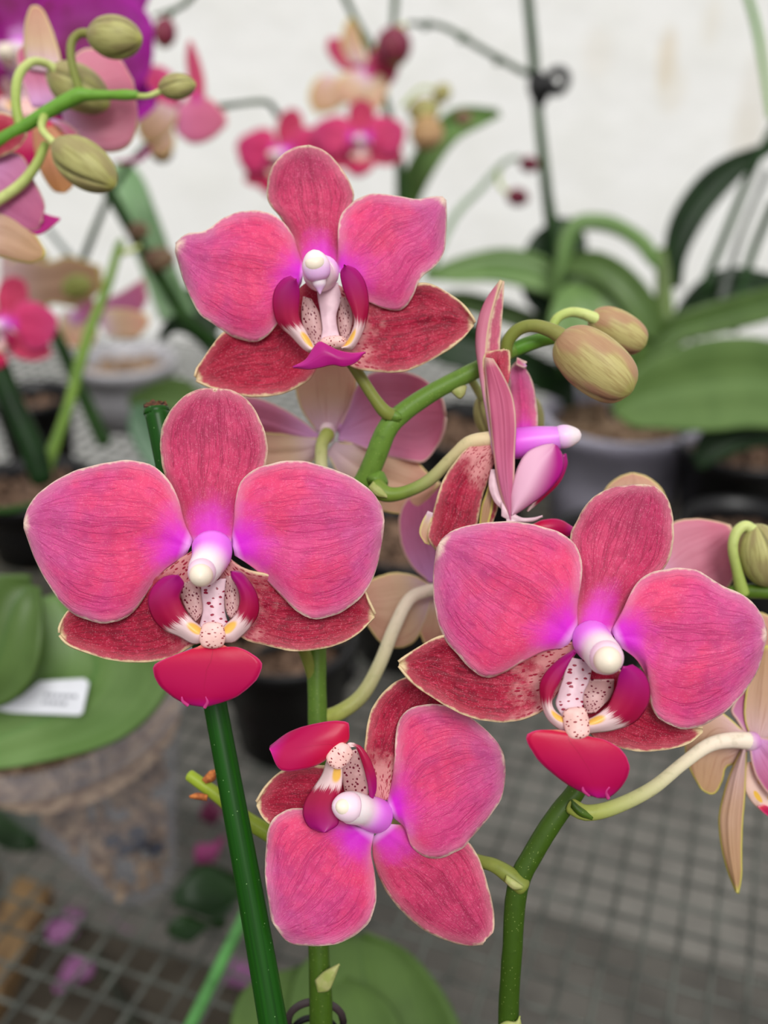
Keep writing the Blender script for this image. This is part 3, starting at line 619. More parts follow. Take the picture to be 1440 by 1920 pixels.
# flower seen from behind
F6 = [
 s('petal', [(600, 815), (570, 790), (530, 765), (480, 745), (430, 748), (400, 780)], [(596, 832), (560, 832), (520, 828), (480, 822), (440, 815), (405, 800)], (0, 4, 16), -10, (BKP, PET)),
 s('petal', [(636, 806), (654, 762), (670, 722), (700, 698), (745, 694), (790, 708), (824, 738), (834, 775)],
   [(634, 824), (670, 836), (710, 850), (752, 862), (792, 866), (815, 845), (830, 815), (835, 785)], (0, 4, 18), 10, (BKP, PET), rip=6),
 s('sepal', [(594, 810), (566, 770), (552, 720), (556, 670), (580, 630)], [(636, 810), (656, 770), (668, 720), (660, 670), (628, 630)], (6, 8, 12), -14, (BKC, DOR)),
 s('sepal', [(600, 822), (560, 815), (520, 812), (480, 812), (450, 830)], [(606, 845), (580, 870), (540, 885), (490, 890), (455, 860)], (6, 10, 18), -10, (BKC, LATQ)),
 s('sepal', [(628, 828), (680, 832), (730, 840), (775, 860), (808, 892), (826, 905)], [(612, 848), (640, 900), (680, 940), (730, 962), (780, 956), (822, 914)], (6, 10, 16), -10, (BKC, LATQ), rip=4),
 ('b', 'ovary', (600, 812, 14), (628, 812, 20), 20, column_mat('ovary_cream', (240, 214, 214), (236, 206, 216)), {}),
]
build_flower(A, 'flower', F6, .246, loc=P(615, 820, .246), label='paler flower seen from behind, half hidden by the stem')
tube('pedicel', A, [(614, 814, .241, 14), (604, 832, .238, 12), (602, 862, .236, 12), (604, 920, .234, 12), (602, 1000, .232, 12), (600, 1080, .229, 12)], PEDW)
F7 = [
 s('petal', [(806, 1092), (772, 1062), (752, 1020), (748, 975), (760, 940), (790, 915)], [(842, 1092), (870, 1040), (880, 990), (870, 940), (840, 910), (800, 910)], (0, 2, 12), 8, (BKM, PET)),
 s('sepal', [(812, 1098), (780, 1080), (745, 1073), (705, 1082), (684, 1098), (672, 1128)], [(812, 1118), (800, 1160), (780, 1200), (748, 1216), (712, 1204), (674, 1150)], (4, 8, 12), -10, (BKC, LATQ)),
 s('sepal', [(806, 1110), (788, 1140), (784, 1175), (796, 1210)], [(850, 1110), (866, 1150), (862, 1185), (830, 1215)], (2, 4, 6), -10, (BKC, LATQ)),
]
build_flower(A, 'flower', F7, .246, loc=P(830, 1100, .247), label='mauve and cream flower seen from behind on a pale stalk')
# ------------------------------------------------------------------ front plant, right stem
B = empty('orchid_plant', onz(980, 2300, .2))
tag(B, 'pink orchid on the bottom right stem, with one flower hanging upside down', 'orchid')
tube('flower_stem', B, [(945, 2350, .215, 23), (953, 1925, .212, 19.5), (960, 1790, .210, 19), (970, 1665, .209, 20), (1000, 1600, .209, 19.5), (1042, 1532, .209, 19), (1082, 1480, .210, 18), (1120, 1400, .213, 17), (1190, 1290, .219, 16), (1290, 1170, .228, 14), (1370, 1112, .233, 12), (1400, 1108, .234, 14), (1460, 1112, .234, 12)], STEMB, nseg=90, ns=18, lump=.05)
build_flower(B, 'flower', F3, .195, loc=P(1110, 1200, .198), label='wide flower facing forward, its magenta lip pointing down')
build_flower(B, 'flower', F4, .204, loc=P(708, 1530, .207), label='flower hanging upside down with the lip on top')
tube('pedicel', B, [(1072, 1512, .207, 15), (1100, 1524, .206, 15), (1150, 1514, .207, 14), (1220, 1480, .210, 13), (1280, 1432, .214, 12), (1328, 1398, .218, 13), (1370, 1388, .221, 15), (1412, 1390, .224, 17)], PEDW, nseg=50)
sheet('bract', B, [(1072, 1498), (1088, 1512), (1114, 1530)], [(1070, 1514), (1086, 1530), (1110, 1538)], (0, 5, 0), -6, (STEMB,), pxmap(.2045), nu=10, nv=8)
tube('pedicel', B, [(980, 1662, .2075, 17), (954, 1640, .208, 16), (925, 1622, .209, 13), (890, 1612, .211, 12), (800, 1580, .212, 12), (715, 1535, .208, 12)], PEDG)
sheet('bract', B, [(950, 1640), (966, 1650), (982, 1662)], [(946, 1654), (962, 1668), (980, 1668)], (0, 5, 0), -6, (BRACT,), pxmap(.2055), nu=10, nv=8)
sheet('bract', B, [(930, 1925), (948, 1914), (966, 1915), (974, 1904)], [(930, 1945), (950, 1940), (968, 1940), (978, 1920)], (12, 24, 22), -6, (BRACT,), pxmap(.2115), nu=12, nv=8)
tube('pedicel', B, [(1170, 1320, .217, 12), (1150, 1270, .212, 12), (1118, 1205, .199, 13)], PEDG)
# bud at the margin
tube('bud_stalk', B, [(1392, 1112, .232, 13), (1382, 1070, .231, 10), (1374, 1030, .230, 9.5), (1380, 1000, .230, 10), (1398, 986, .230, 10), (1418, 1000, .230, 12)], PEDL)
bud(B, (1418, 985, .230), (1440, 1100, .233), 45, BUDG, ph=.8)
F8 = [
 s('sepal', [(1110, 990), (1120, 945), (1138, 912), (1160, 894), (1182, 886)], [(1260, 990), (1256, 950), (1240, 915), (1215, 894), (1190, 886)], (0, 4, 0), -12, (BKC, DOR)),
 s('petal', [(1200, 1080), (1230, 1020), (1262, 980), (1300, 972), (1340, 976), (1370, 984)], [(1210, 1120), (1270, 1130), (1320, 1120), (1362, 1105), (1382, 1060), (1378, 1000)], (0, 6, 0), -10, (BK, PET)),
 s('petal', [(1400, 1160), (1412, 1150), (1428, 1148), (1445, 1156)], [(1400, 1220), (1415, 1225), (1432, 1222), (1450, 1214)], (30, 30, 30), -6, (BKC, PET), nu=14, nv=10),
]
build_flower(B, 'flower', F8, .240, loc=P(1200, 1060, .242), label='pale flower behind the wide one, only petal tips showing')
F9 = [
 s('sepal', [(1398, 1374), (1360, 1340), (1330, 1326), (1296, 1360), (1284, 1400), (1292, 1440), (1312, 1478)], [(1402, 1402), (1380, 1430), (1362, 1440), (1355, 1465), (1345, 1484), (1334, 1490), (1322, 1486)], (0, -4, -6), -10, (BKT, LATQ)),
 s('sepal', [(1392, 1398), (1372, 1440), (1358, 1480), (1347, 1530), (1350, 1580), (1362, 1630), (1378, 1672)], [(1402, 1398), (1400, 1440), (1398, 1490), (1394, 1540), (1392, 1590), (1392, 1640), (1386, 1676)], (14, 18, 10), lambda u, v: -20*v*v, (BKT, LATQ)),
 s('sepal', [(1410, 1390), (1396, 1350), (1398, 1300), (1412, 1250), (1432, 1210)], [(1436, 1390), (1470, 1350), (1480, 1300), (1470, 1250), (1450, 1210)], (0, -4, -8), -10, (BKT, LATQ)),
 s('petal', [(1402, 1380), (1382, 1350), (1372, 1330), (1390, 1300), (1420, 1296)], [(1420, 1420), (1440, 1400), (1460, 1360), (1460, 1320), (1440, 1300)], (-8, -16, -20), 0, (BKM, PET)),
 s('petal', [(1404, 1396), (1412, 1440), (1426, 1470), (1450, 1500)], [(1420, 1380), (1450, 1390), (1480, 1420), (1490, 1470)], (10, 20, 22), 0, (BKM, PET)),
 s('lip_lobe', [(1400, 1430), (1396, 1460), (1400, 1490), (1425, 1520), (1450, 1536)], [(1410, 1428), (1430, 1450), (1440, 1470), (1450, 1490), (1470, 1520)], (2, 4, 4), -6, (speck_mat('lip_pale_yellow', (240, 205, 190), (240, 190, 70), 3, 3, .4), LOBE0)),
 s('lip', [(1420, 1512), (1432, 1524), (1446, 1534)], [(1432, 1508), (1444, 1514), (1456, 1522)], (6, 8, 8), 0, (MIDL, MIDL)),
 ('b', 'ovary', (1392, 1392, 8), (1424, 1388, 0), 18, column_mat('ovary_mauve', (224, 190, 206), (206, 140, 196)), {}),
]
build_flower(B, 'flower', F9, .224, loc=P(1412, 1390, .225), label='tan-backed flower seen from behind with one long hanging sepal')
# ------------------------------------------------------------------ leaf at the bottom, stakes, clip
LF = empty('orchid_leaf_clump', onz(640, 2300, .2))
tag(LF, 'broad matt green orchid leaves low behind the tall stem at the bottom', 'orchid plant')
sheet('leaf', LF, [(560, 2100), (470, 2020), (436, 1940), (440, 1890), (468, 1845), (520, 1822), (590, 1815)], [(640, 2100), (720, 2060), (760, 1990), (740, 1900), (700, 1860), (650, 1835), (600, 1815)], (0, -100, -250), 40, (LEAFO,), pxmap(.34), thick=.0015)
sheet('leaf', LF, [(590, 2120), (545, 2000), (540, 1900), (560, 1820), (610, 1772), (660, 1752)], [(860, 2150), (890, 2040), (862, 1930), (820, 1850), (760, 1785), (680, 1753)], (30, -80, -220), 40, (LEAFO,), pxmap(.35), thick=.0015)
tubeW('stem', LF, [(onz(640, 2300, .2), .009), (P(640, 2200, .37), .008), (P(640, 2060, .35), .006)], STEM)
st = empty('plant_stake', P(600, 2500, .2))
tag(st, 'thick green plastic plant stake leaning behind the lowest front flower, brown cut top', 'plant stake')
tube('rod', st, [(293, 770, .2175, 24), (300, 800, .217, 23), (405, 1330, .212, 22), (512, 1920, .206, 27), (600, 2500, .2, 31)], STAKE, caps=(0, 0), ns=22)
Nn = random.Random(3)
top = P(292, 762, .2175); r0 = 22*.2175/F
tubeW('cut_end', st, [(P(294, 774, .2175), 24.5*.2175/F), (P(292.5, 766, .2175), 24*.2175/F), (P(292, 762, .2175), 20*.2175/F)], STAKE, nseg=4, ns=22, caps=(0, 0))
V, Fc = [top+Vector((0, 0, .0002))], []
for k in range(26):
    a = 2*math.pi*k/26
    for q, rr in enumerate((.5, 1.0)):
        V.append(top+Vector((math.cos(a)*r0*rr, math.sin(a)*r0*rr, Nn.uniform(-.0002, .0009))))
for k in range(26):
    a, b = 1+2*k, 1+2*((k+1) % 26); Fc += [(0, a, b), (a, a+1, b+1, b)]
n0 = len(V)
for k in range(26): V.append(V[2+2*k]-Vector((0, 0, .002)))
for k in range(26): Fc.append((2+2*k, n0+k, n0+(k+1) % 26, 2+2*((k+1) % 26)))
mesh('frayed_pith', V, Fc, [CUT], st, smooth=False)['label'] = 'frayed brown pith at the cut end'
o = tube('plant_stake', None, [(466, 1700, .36, 11), (410, 1815, .36, 12), (300, 2040, .36, 12)], STAKEL, origin=P(360, 1920, .36))
tag(o, 'thin light green plant stake slanting up to the thick stake at the bottom', 'plant stake')
def ring(name, c, rx, ry, tilt, r, mat, label, cat, parent=None, frac=1.0, a0=0.0, d=.2):
    pts = []
    for k in range(25):
        a = a0+2*math.pi*frac*k/24
        x, y = rx*math.cos(a), ry*math.sin(a)
        pts.append((P(c[0]+x*math.cos(tilt)-y*math.sin(tilt), c[1]+x*math.sin(tilt)+y*math.cos(tilt), d-.0035*math.sin(a)*-1*(ry/40)), r*d/F))
    o = tubeW(name, parent, pts, mat, nseg=72, ns=10, caps=(0, 0), origin=P(*c, d) if parent is None else None)
    if label: tag(o, label, cat)
    return o
cl = empty('stem_clip', P(590, 1905, .226)); tag(cl, 'dark looped plastic clip around the foot of the tall stem', 'plant clip')
ring('ring', (592, 1916), 52, 38, .0, 7, plain('clip_brown_black', (62, 50, 52), .35), None, None, cl, d=.226)
ring('ring', (590, 1934), 40, 26, .0, 6, BLACK, None, None, cl, d=.228)
# ------------------------------------------------------------------ generic background flowers (same build, placed freely)
def swap(data, mm): return [tuple(mm.get(id(e), e) if not isinstance(e, tuple) or len(e) != 2 or not isinstance(e[0], bpy.types.Material) else tuple(mm.get(id(q), q) for q in e) for e in it) for it in data]
DEEP = swap(F1, {id(PET): BGP, id(DOR): BGR, id(LAT): BGR})
PURF = swap(F1, {id(PET): PURP, id(DOR): PURP, id(LAT): PURP, id(BK): PURP, id(BKP): PURP})
def free_flower(parent, data, x, y, d, half, roll=0, yaw=0, pitch=0, label=None, sx=1.0):
    """half: half-width of the flower in frame units; yaw/pitch in degrees turn it away from the camera."""
    k = half/338*d/F
    M = Matrix.Rotation(math.radians(roll), 3, 'Z') @ Matrix.Rotation(0, 3, 'X')
    M = Matrix.Rotation(math.radians(yaw), 3, 'Y') @ Matrix.Rotation(math.radians(pitch), 3, 'X') @ M
    C = P(x, y, d)
    def mp(a, b, z):
        v = M @ Vector(((a-395)*k*sx, -(b-1040)*k, z*k*1.3))
        return C + RT*v.x + UP*v.y - FW*v.z
    return build_flower(parent, 'flower', data, mp=mp, loc=C, lo=True, label=label, ths=half*d/F/.036)
FULL = F1
# ---- plant with blurred buds at the upper left
C = empty('orchid_plant', onz(-300, 900, .2))
tag(C, 'orchid spray with plump green buds reaching in from the upper left edge', 'orchid')
dc = .262
tubeW('flower_stem', C, [(onz(-300, 900, .212), .003), (P(-260, 600, .34), .0025), (P(-120, 330, dc), .0019)], STEML)
tube('flower_stem', C, [(-120, 330, dc, 14), (-30, 280, dc, 13), (40, 240, dc, 12), (92, 208, dc, 13), (128, 188, dc, 14), (150, 178, dc, 14), (165, 178, dc, 11), (205, 178, dc, 8.5), (235, 178, dc, 10), (256, 178, dc, 8)], STEML, nseg=70)
tube('bud_stalk', C, [(252, 180, dc, 6), (278, 180, dc, 5.5), (304, 170, dc, 6)], PEDL)
bud(C, (298, 166, dc), (368, 158, dc), 24, BUDG, ph=2)
tube('bud_stalk', C, [(150, 172, dc, 9), (140, 140, dc, 8), (133, 105, dc, 8), (135, 78, dc, 8), (150, 63, dc, 8), (172, 63, dc, 9)], PEDG)
bud(C, (166, 66, dc), (267, 74, dc-.002), 39, BUDG, ph=.5)
tube('bud_stalk', C, [(84, 215, dc, 9), (78, 240, dc-.004, 7), (95, 262, dc-.006, 7), (114, 278, dc-.006, 8)], PEDL)
bud(C, (104, 268, dc-.006), (216, 350, dc-.008), 44, BUDG, ph=1.2)
tube('bud_stalk', C, [(38, 238, dc, 10), (30, 195, dc, 9), (34, 145, dc+.002, 9), (58, 117, dc+.006, 8), (88, 120, dc+.01, 8), (112, 138, dc+.012, 9)], PEDL)
bud(C, (92, 132, dc+.014), (205, 200, dc+.016), 42, BUDG, ph=2.2)
tube('pedicel', C, [(86, 270, dc, 8), (66, 312, dc, 9), (34, 350, dc, 10), (-20, 386, dc, 10)], PEDL)
FC1 = [
 s('sepal', [(52, 130), (44, 90), (46, 45), (56, 14), (66, 10)], [(120, 140), (112, 100), (98, 55), (82, 20), (70, 10)], (0, 4, 0), -8, (BKC, DOR), nu=18, nv=12),
 s('petal', [(110, 190), (125, 130), (150, 95), (190, 92), (225, 110), (250, 150)], [(120, 230), (160, 270), (200, 285), (240, 275), (258, 230), (254, 170)], (0, 4, -4), -10, (BK, PET), nu=20, nv=14),
 s('sepal', [(60, 240), (66, 290), (80, 330), (100, 358), (116, 362)], [(110, 235), (130, 280), (140, 320), (136, 350), (122, 362)], (4, 6, 8), -8, (back_mat('sepal_back_orange', (226, 160, 120), (214, 150, 90), (190, 120, 80), (220, 180, 110)), LATQ), nu=18, nv=12),
 s('petal', [(60, 200), (40, 150), (30, 100), (50, 80)], [(110, 200), (90, 150), (70, 110), (55, 85)], (-6, -8, -8), 0, (BKP, PET), nu=14, nv=10),
 s('sepal', [(90, 225), (110, 240), (130, 260)], [(100, 222), (125, 230), (150, 250)], (14, 16, 16), -4, (BKP, BKP), nu=10, nv=8),
]
build_flower(C, 'flower', FC1, .285, loc=P(100, 220, .285), lo=True, label='pale pink flower with a cream upright sepal behind the buds')
FC2 = [
 s('sepal', [(-60, 240), (-20, 215), (5, 210), (30, 222), (50, 246)], [(-60, 300), (-20, 300), (10, 290), (36, 276), (52, 254)], (0, 6, 0), -8, LQ, nu=18, nv=12),
 s('petal', [(-40, 290), (0, 285), (40, 290), (60, 330), (84, 380), (80, 410)], [(-60, 330), (-40, 380), (0, 410), (40, 430), (70, 432), (78, 418)], (-14, -16, -14), -8, (BKM, PET), nu=18, nv=12),
 s('lip', [(50, 400), (70, 396), (95, 404), (112, 408)], [(50, 430), (70, 440), (90, 430), (112, 412)], (-20, -20, -20), 0, (MIDP, MIDP), nu=12, nv=8),
 s('sepal', [(-60, 400), (-10, 390), (30, 400), (60, 430), (86, 470)], [(-60, 470), (-10, 480), (30, 490), (60, 494), (84, 482)], (-16, -16, -16), -6, (BKT, LATQ), nu=16, nv=10),
]
build_flower(C, 'flower', FC2, .262, loc=P(-40, 300, .265), lo=True, label='flower cut by the left edge, red sepal tip and mauve petal')
# ---- purple orchid
D_ = empty('orchid_plant', onz(-100, 700, .2)); tag(D_, 'vivid purple orchid at the top left corner', 'orchid')
free_flower(D_, PURF, 40, 110, .44, 260, roll=8, yaw=10)
free_flower(D_, PURF, 120, -30, .46, 165, roll=-20)
tube('flower_stem', D_, [(60, 130, .47, 8), (-60, 180, .5, 9), (-200, 500, .55, 10)], STEMK)
# ---- small pink group (behind, upper left)
E = empty('orchid_plant', onz(60, 700, .2)); tag(E, 'blurred pink orchid near the wall right of the purple one, flowers turned away', 'orchid')
FE = [
 s('petal', [(300, 215), (272, 190), (258, 150), (280, 122)], [(320, 215), (335, 180), (325, 140), (300, 122)], (0, 4, 0), -6, (BGP, BGP)),
 s('petal', [(352, 200), (352, 150), (348, 110), (352, 76)], [(385, 200), (384, 150), (374, 110), (360, 76)], (0, 4, 0), -6, (BGR, BGR)),
 s('petal', [(330, 200), (360, 180), (395, 185), (425, 215)], [(330, 250), (360, 270), (395, 262), (426, 235)], (0, 4, 0), -6, (BKD, BKD)),
 s('sepal', [(300, 190), (270, 205), (256, 235), (265, 262)], [(335, 205), (325, 240), (305, 262), (280, 270)], (8, 10, 8), -6, (BKT, BKT)),
 s('sepal', [(285, 250), (278, 270), (286, 290)], [(325, 245), (328, 272), (312, 296)], (4, 4, 4), -6, (BKT, BKT)),
 s('lip', [(282, 268), (262, 290), (240, 298), (214, 302)], [(286, 280), (268, 300), (245, 308), (214, 308)], (0, 4, 0), -4, (MIDP, MIDP)),
]
build_flower(E, 'flower', FE, .56, loc=P(310, 210, .56), lo=True)
bud(E, (300, 262, .57), (306, 306, .57), 22, BUDR)
bud(E, (330, 205, .58), (300, 160, .58), 24, BUDR)
tube('flower_stem', E, [(395, 205, .6, 8), (440, 196, .62, 5), (500, 192, .64, 5), (520, 215, .65, 6)], STEMK)
tube('flower_stem', E, [(290, 30, .6, 3), (340, 12, .6, 5), (372, -20, .6, 6)], STEMK)
tube('bud_stalk', E, [(350, 5, .6, 4), (325, 22, .6, 4), (312, 42, .6, 4)], STEMK)
bud(E, (312, 34, .6), (306, 90, .6), 22, BUDR, name='bud')
tube('flower_stem', E, [(395, 205, .6, 8), (300, 250, .62, 6), (215, 350, .64, 6), (150, 500, .66, 7)], STEMK)
# ---- pink orchid in front of the wall, centre top
G = empty('orchid_plant', onz(800, 560, .2)); tag(G, 'blurred deep pink orchid before the white wall, top centre', 'orchid')
free_flower(G, DEEP, 676, 262, .76, 88, roll=0, label='flower facing forward with a lilac centre')
free_flower(G, DEEP, 530, 290, .78, 98, roll=-6, yaw=-20)
FG = [
 s('petal', [(680, 140), (640, 130), (612, 95), (616, 70)], [(680, 110), (660, 85), (640, 72), (620, 70)], (0, 4, 0), -4, (BGR, BGR)),
 s('petal', [(680, 130), (700, 90), (740, 80), (755, 100)], [(690, 150), (720, 165), (740, 150), (750, 120)], (0, 4, 0), -4, (BGR, BGR)),
 s('sepal', [(655, 120), (640, 85), (645, 50), (654, 34)], [(690, 120), (682, 85), (672, 50), (660, 34)], (6, 8, 6), -4, (BKT, BKT)),
 s('sepal', [(610, 140), (590, 150), (578, 180), (585, 205)], [(660, 150), (650, 190), (620, 210), (592, 212)], (6, 8, 6), -4, (BKT, BKT)),
 s('sepal', [(670, 130), (640, 140), (622, 165), (635, 185)], [(700, 150), (690, 180), (660, 195), (645, 192)], (10, 12, 10), -4, (BKC, BKC)),
 s('sepal', [(690, 150), (715, 140), (728, 165), (720, 195)], [(670, 170), (680, 200), (700, 208), (715, 200)], (8, 8, 8), -4, (BKC, BKC)),
 s('petal', [(690, 110), (700, 140), (715, 158), (730, 155)], [(720, 90), (740, 110), (748, 130), (735, 150)], (2, 2, 2), -4, (BGP, BGP)),
]
build_flower(G, 'flower', FG, .8, loc=P(680, 130, .8), lo=True, label='flower seen from behind, tan sepals')
bud(G, (735, 52, .78), (742, 124, .78), 34, BUDR)
tube('bud_stalk', G, [(700, 90, .79, 5), (750, 50, .785, 4), (757, 50, .78, 5)], PEDL)
tube('flower_stem', G, [(640, -20, .8, 7), (668, 40, .8, 6), (690, 80, .8, 8)], STEMK)
tube('flower_stem', G, [(742, -20, .8, 7), (738, 40, .8, 6), (735, 60, .8, 5)], STEMK)
tube('flower_stem', G, [(690, 80, .81, 7), (720, 180, .8, 7), (748, 300, .8, 9), (752, 370, .8, 10), (760, 460, .82, 10), (775, 560, .86, 10)], STEMK)
bud(G, (765, 210, .77), (825, 205, .77), 24, BUDG); bud(G, (770, 245, .77), (832, 255, .77), 33, plain('bud_tan', (190, 150, 110), .6, c2=(160, 130, 84)))
bud(G, (815, 190, .77), (842, 160, .77), 17, BUDG); bud(G, (852, 222, .78), (886, 222, .78), 14, BUDB)
tube('bud_stalk', G, [(755, 200, .78, 4), (790, 165, .78, 3), (830, 172, .78, 4)], PEDL)
sheet('leaf', G, [(748, 400), (755, 340), (775, 295), (810, 240), (860, 202), (935, 208)], [(775, 395), (800, 340), (830, 290), (860, 255), (900, 234), (938, 214)], (0, 40, 0), 20, (LEAFL,), pxmap(.84), thick=.002, nu=20, nv=12)
# ---- leafy plants and pots, right
def pot(parent, x, y, d, rpx, h, mat, taper=.72, axis=None, barkm=None, rimmat=None, nm='pot', fill=.9, label=None):
    """(x,y): where the centre of the rim shows; it stands on the bench."""
    c = onz(x, y, .202+h) if axis is None else P(x, y, d)
    d = depth_of(c); r = rpx*d/F; ax = (axis or Vector((0, 0, -1))).normalized()
    X = ax.orthogonal().normalized(); Y = ax.cross(X); ns = 48
    pr = [(0, 1.0), (-.0015, 1.04), (0.001, 1.07), (.010, 1.06), (.0105, .99), (h*.5, .99-(1-taper)*.5), (h, taper), (h, 0.02), (h-.003, 0.02), (h-.003, taper-.04), (.011, .95), (0, .97), (0, 1.0)]
    V, Fc = [], []
    for (t, k) in pr:
        for q in range(ns):
            a = 2*math.pi*q/ns; V.append(c+ax*t+(X*math.cos(a)+Y*math.sin(a))*r*k)
    for i in range(len(pr)-1):
        for q in range(ns):
            a, b = i*ns+q, i*ns+(q+1) % ns; Fc.append((a, b, b+ns, a+ns))
    o = mesh(nm, V, Fc, [mat], parent)
    if label: o['label'] = label
    if barkm:
        V, Fc = [], []; rg = random.Random(int(x*7+y))
        for _ in range(320 if mat is CLEAR else 150):
            if mat is CLEAR or rg.random() < .55 and mat is CLEAR: tt = h*rg.random()**.9*.97
            else: tt = .012+rg.random()*.012
            k = 1-(1-taper)*tt/h
            rr = r*(.78 if mat is CLEAR else .86)*k*(math.sqrt(rg.random()) if tt < .03 else rg.uniform(.75, 1)); a = rg.uniform(0, 6.283)
            pc = c+ax*tt+(X*math.cos(a)+Y*math.sin(a))*rr
            sz = rg.uniform(.08, .2)*r*(k if mat is CLEAR else 1)
            E3 = Euler((rg.uniform(0, 6), rg.uniform(0, 6), rg.uniform(0, 6))).to_matrix()
            n0 = len(V)
            for sx in (-1, 1):
                for sy in (-1, 1):
                    for sz2 in (-1, 1): V.append(pc+E3@Vector((sx*sz*rg.uniform(.6, 1), sy*sz*.6*rg.uniform(.6, 1), sz2*sz*.3*rg.uniform(.6, 1))))
            for f in ((0, 1, 3, 2), (4, 6, 7, 5), (0, 4, 5, 1), (2, 3, 7, 6), (0, 2, 6, 4), (1, 5, 7, 3)): Fc.append(tuple(n0+j for j in f))
        # soil disc below the chips
        n0 = len(V)
        for q in range(24): a = 2*math.pi*q/24; V.append(c+ax*.03+(X*math.cos(a)+Y*math.sin(a))*r*.85)
        Fc.append(tuple(range(n0, n0+24)))
        b = mesh('bark', V, Fc, [barkm], parent, smooth=False); b['kind'] = 'stuff'
    return o
H = empty('orchid_plant', onz(1160, 880, .2)); tag(H, 'potted orchid with arching green leaves in a pale grey pot behind the tan buds', 'potted plant')
pot(H, 1165, 775, .74, 142, .11, CLEAR0, .8, barkm=BARKL)
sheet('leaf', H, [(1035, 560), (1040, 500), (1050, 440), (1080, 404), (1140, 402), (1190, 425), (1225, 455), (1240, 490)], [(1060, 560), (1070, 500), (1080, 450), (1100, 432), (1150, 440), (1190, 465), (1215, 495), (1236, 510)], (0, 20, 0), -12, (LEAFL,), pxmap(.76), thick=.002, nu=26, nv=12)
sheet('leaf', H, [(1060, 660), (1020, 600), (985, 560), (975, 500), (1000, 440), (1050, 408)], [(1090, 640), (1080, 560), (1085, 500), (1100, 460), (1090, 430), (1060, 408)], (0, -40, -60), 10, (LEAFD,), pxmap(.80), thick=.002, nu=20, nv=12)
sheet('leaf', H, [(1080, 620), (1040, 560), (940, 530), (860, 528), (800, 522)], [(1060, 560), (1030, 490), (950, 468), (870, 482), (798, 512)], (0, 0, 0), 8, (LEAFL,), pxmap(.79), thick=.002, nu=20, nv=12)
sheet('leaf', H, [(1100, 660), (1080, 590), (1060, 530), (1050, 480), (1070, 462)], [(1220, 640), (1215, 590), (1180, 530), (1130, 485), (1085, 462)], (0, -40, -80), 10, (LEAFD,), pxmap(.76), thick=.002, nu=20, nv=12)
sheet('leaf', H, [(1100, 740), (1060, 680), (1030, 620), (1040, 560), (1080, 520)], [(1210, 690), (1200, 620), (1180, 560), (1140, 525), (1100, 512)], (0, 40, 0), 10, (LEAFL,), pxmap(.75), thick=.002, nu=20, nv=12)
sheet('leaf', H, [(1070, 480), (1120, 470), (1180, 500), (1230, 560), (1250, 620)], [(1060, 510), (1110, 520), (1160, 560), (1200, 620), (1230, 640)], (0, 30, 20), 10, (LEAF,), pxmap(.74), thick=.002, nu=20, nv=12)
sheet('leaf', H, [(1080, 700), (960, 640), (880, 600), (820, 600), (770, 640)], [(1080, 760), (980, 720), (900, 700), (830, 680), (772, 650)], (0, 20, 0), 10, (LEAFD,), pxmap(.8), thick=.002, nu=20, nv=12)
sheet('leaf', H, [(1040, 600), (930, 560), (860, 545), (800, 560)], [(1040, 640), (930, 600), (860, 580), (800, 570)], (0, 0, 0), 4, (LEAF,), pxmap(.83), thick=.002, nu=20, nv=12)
tube('flower_stem', H, [(1055, 700, .79, 9), (1060, 560, .8, 9), (1040, 430, .8, 8), (1012, 260, .8, 7), (1004, 150, .8, 7), (975, 132, .8, 6), (900, 90, .8, 5.5), (830, 50, .8, 5), (765, 44, .8, 4)], STEMK, nseg=60)
for (x, y) in ((935, 112), (868, 70), (800, 46)): bud(H, (x-8, y+8, .8), (x+8, y-6, .8), 8, STEMK, name='stem_node')
o = tube('plant_stake', None, [(986, -40, .81, 9), (998, 80, .81, 10), (1008, 200, .81, 9), (1030, 400, .81, 11), (1052, 580, .81, 12), (1065, 760, .81, 12)], STAKED, origin=P(1065, 760, .81)); tag(o, 'dark green plant stake standing upright against the white wall, black clip on it', 'plant stake')
cb = empty('stake_clip', P(1010, 165, .8)); tag(cb, 'black butterfly clip on the upright stake before the wall', 'plant clip')
bud(cb, (1004, 132, .795), (1016, 200, .795), 20, BLACK, name='clamp', groove=.3)
bud(cb, (1006, 168, .79), (1046, 160, .79), 17, BLACK, name='clamp_grip', groove=.2)
ring('ring', (1044, 152), 17, 21, .5, 9, BLACK, None, None, cb, d=.795)
# small wine buds
J = empty('orchid_plant', onz(850, 700, .2)); tag(J, 'pale slender orchid spray with two small wine-red buds beside the stake', 'orchid')
tube('flower_stem', J, [(800, 520, .86, 7), (850, 410, .86, 7), (900, 355, .86, 6), (945, 305, .86, 5), (975, 295, .86, 4)], plain('stem_sage', (150, 175, 140), .5))
tube('bud_stalk', J, [(935, 318, .86, 4), (936, 345, .86, 4), (955, 365, .86, 4)], PEDL)
bud(J, (950, 366, .86), (992, 374, .86), 17, BUDR); bud(J, (974, 305, .86), (1012, 312, .86), 15, BUDR)
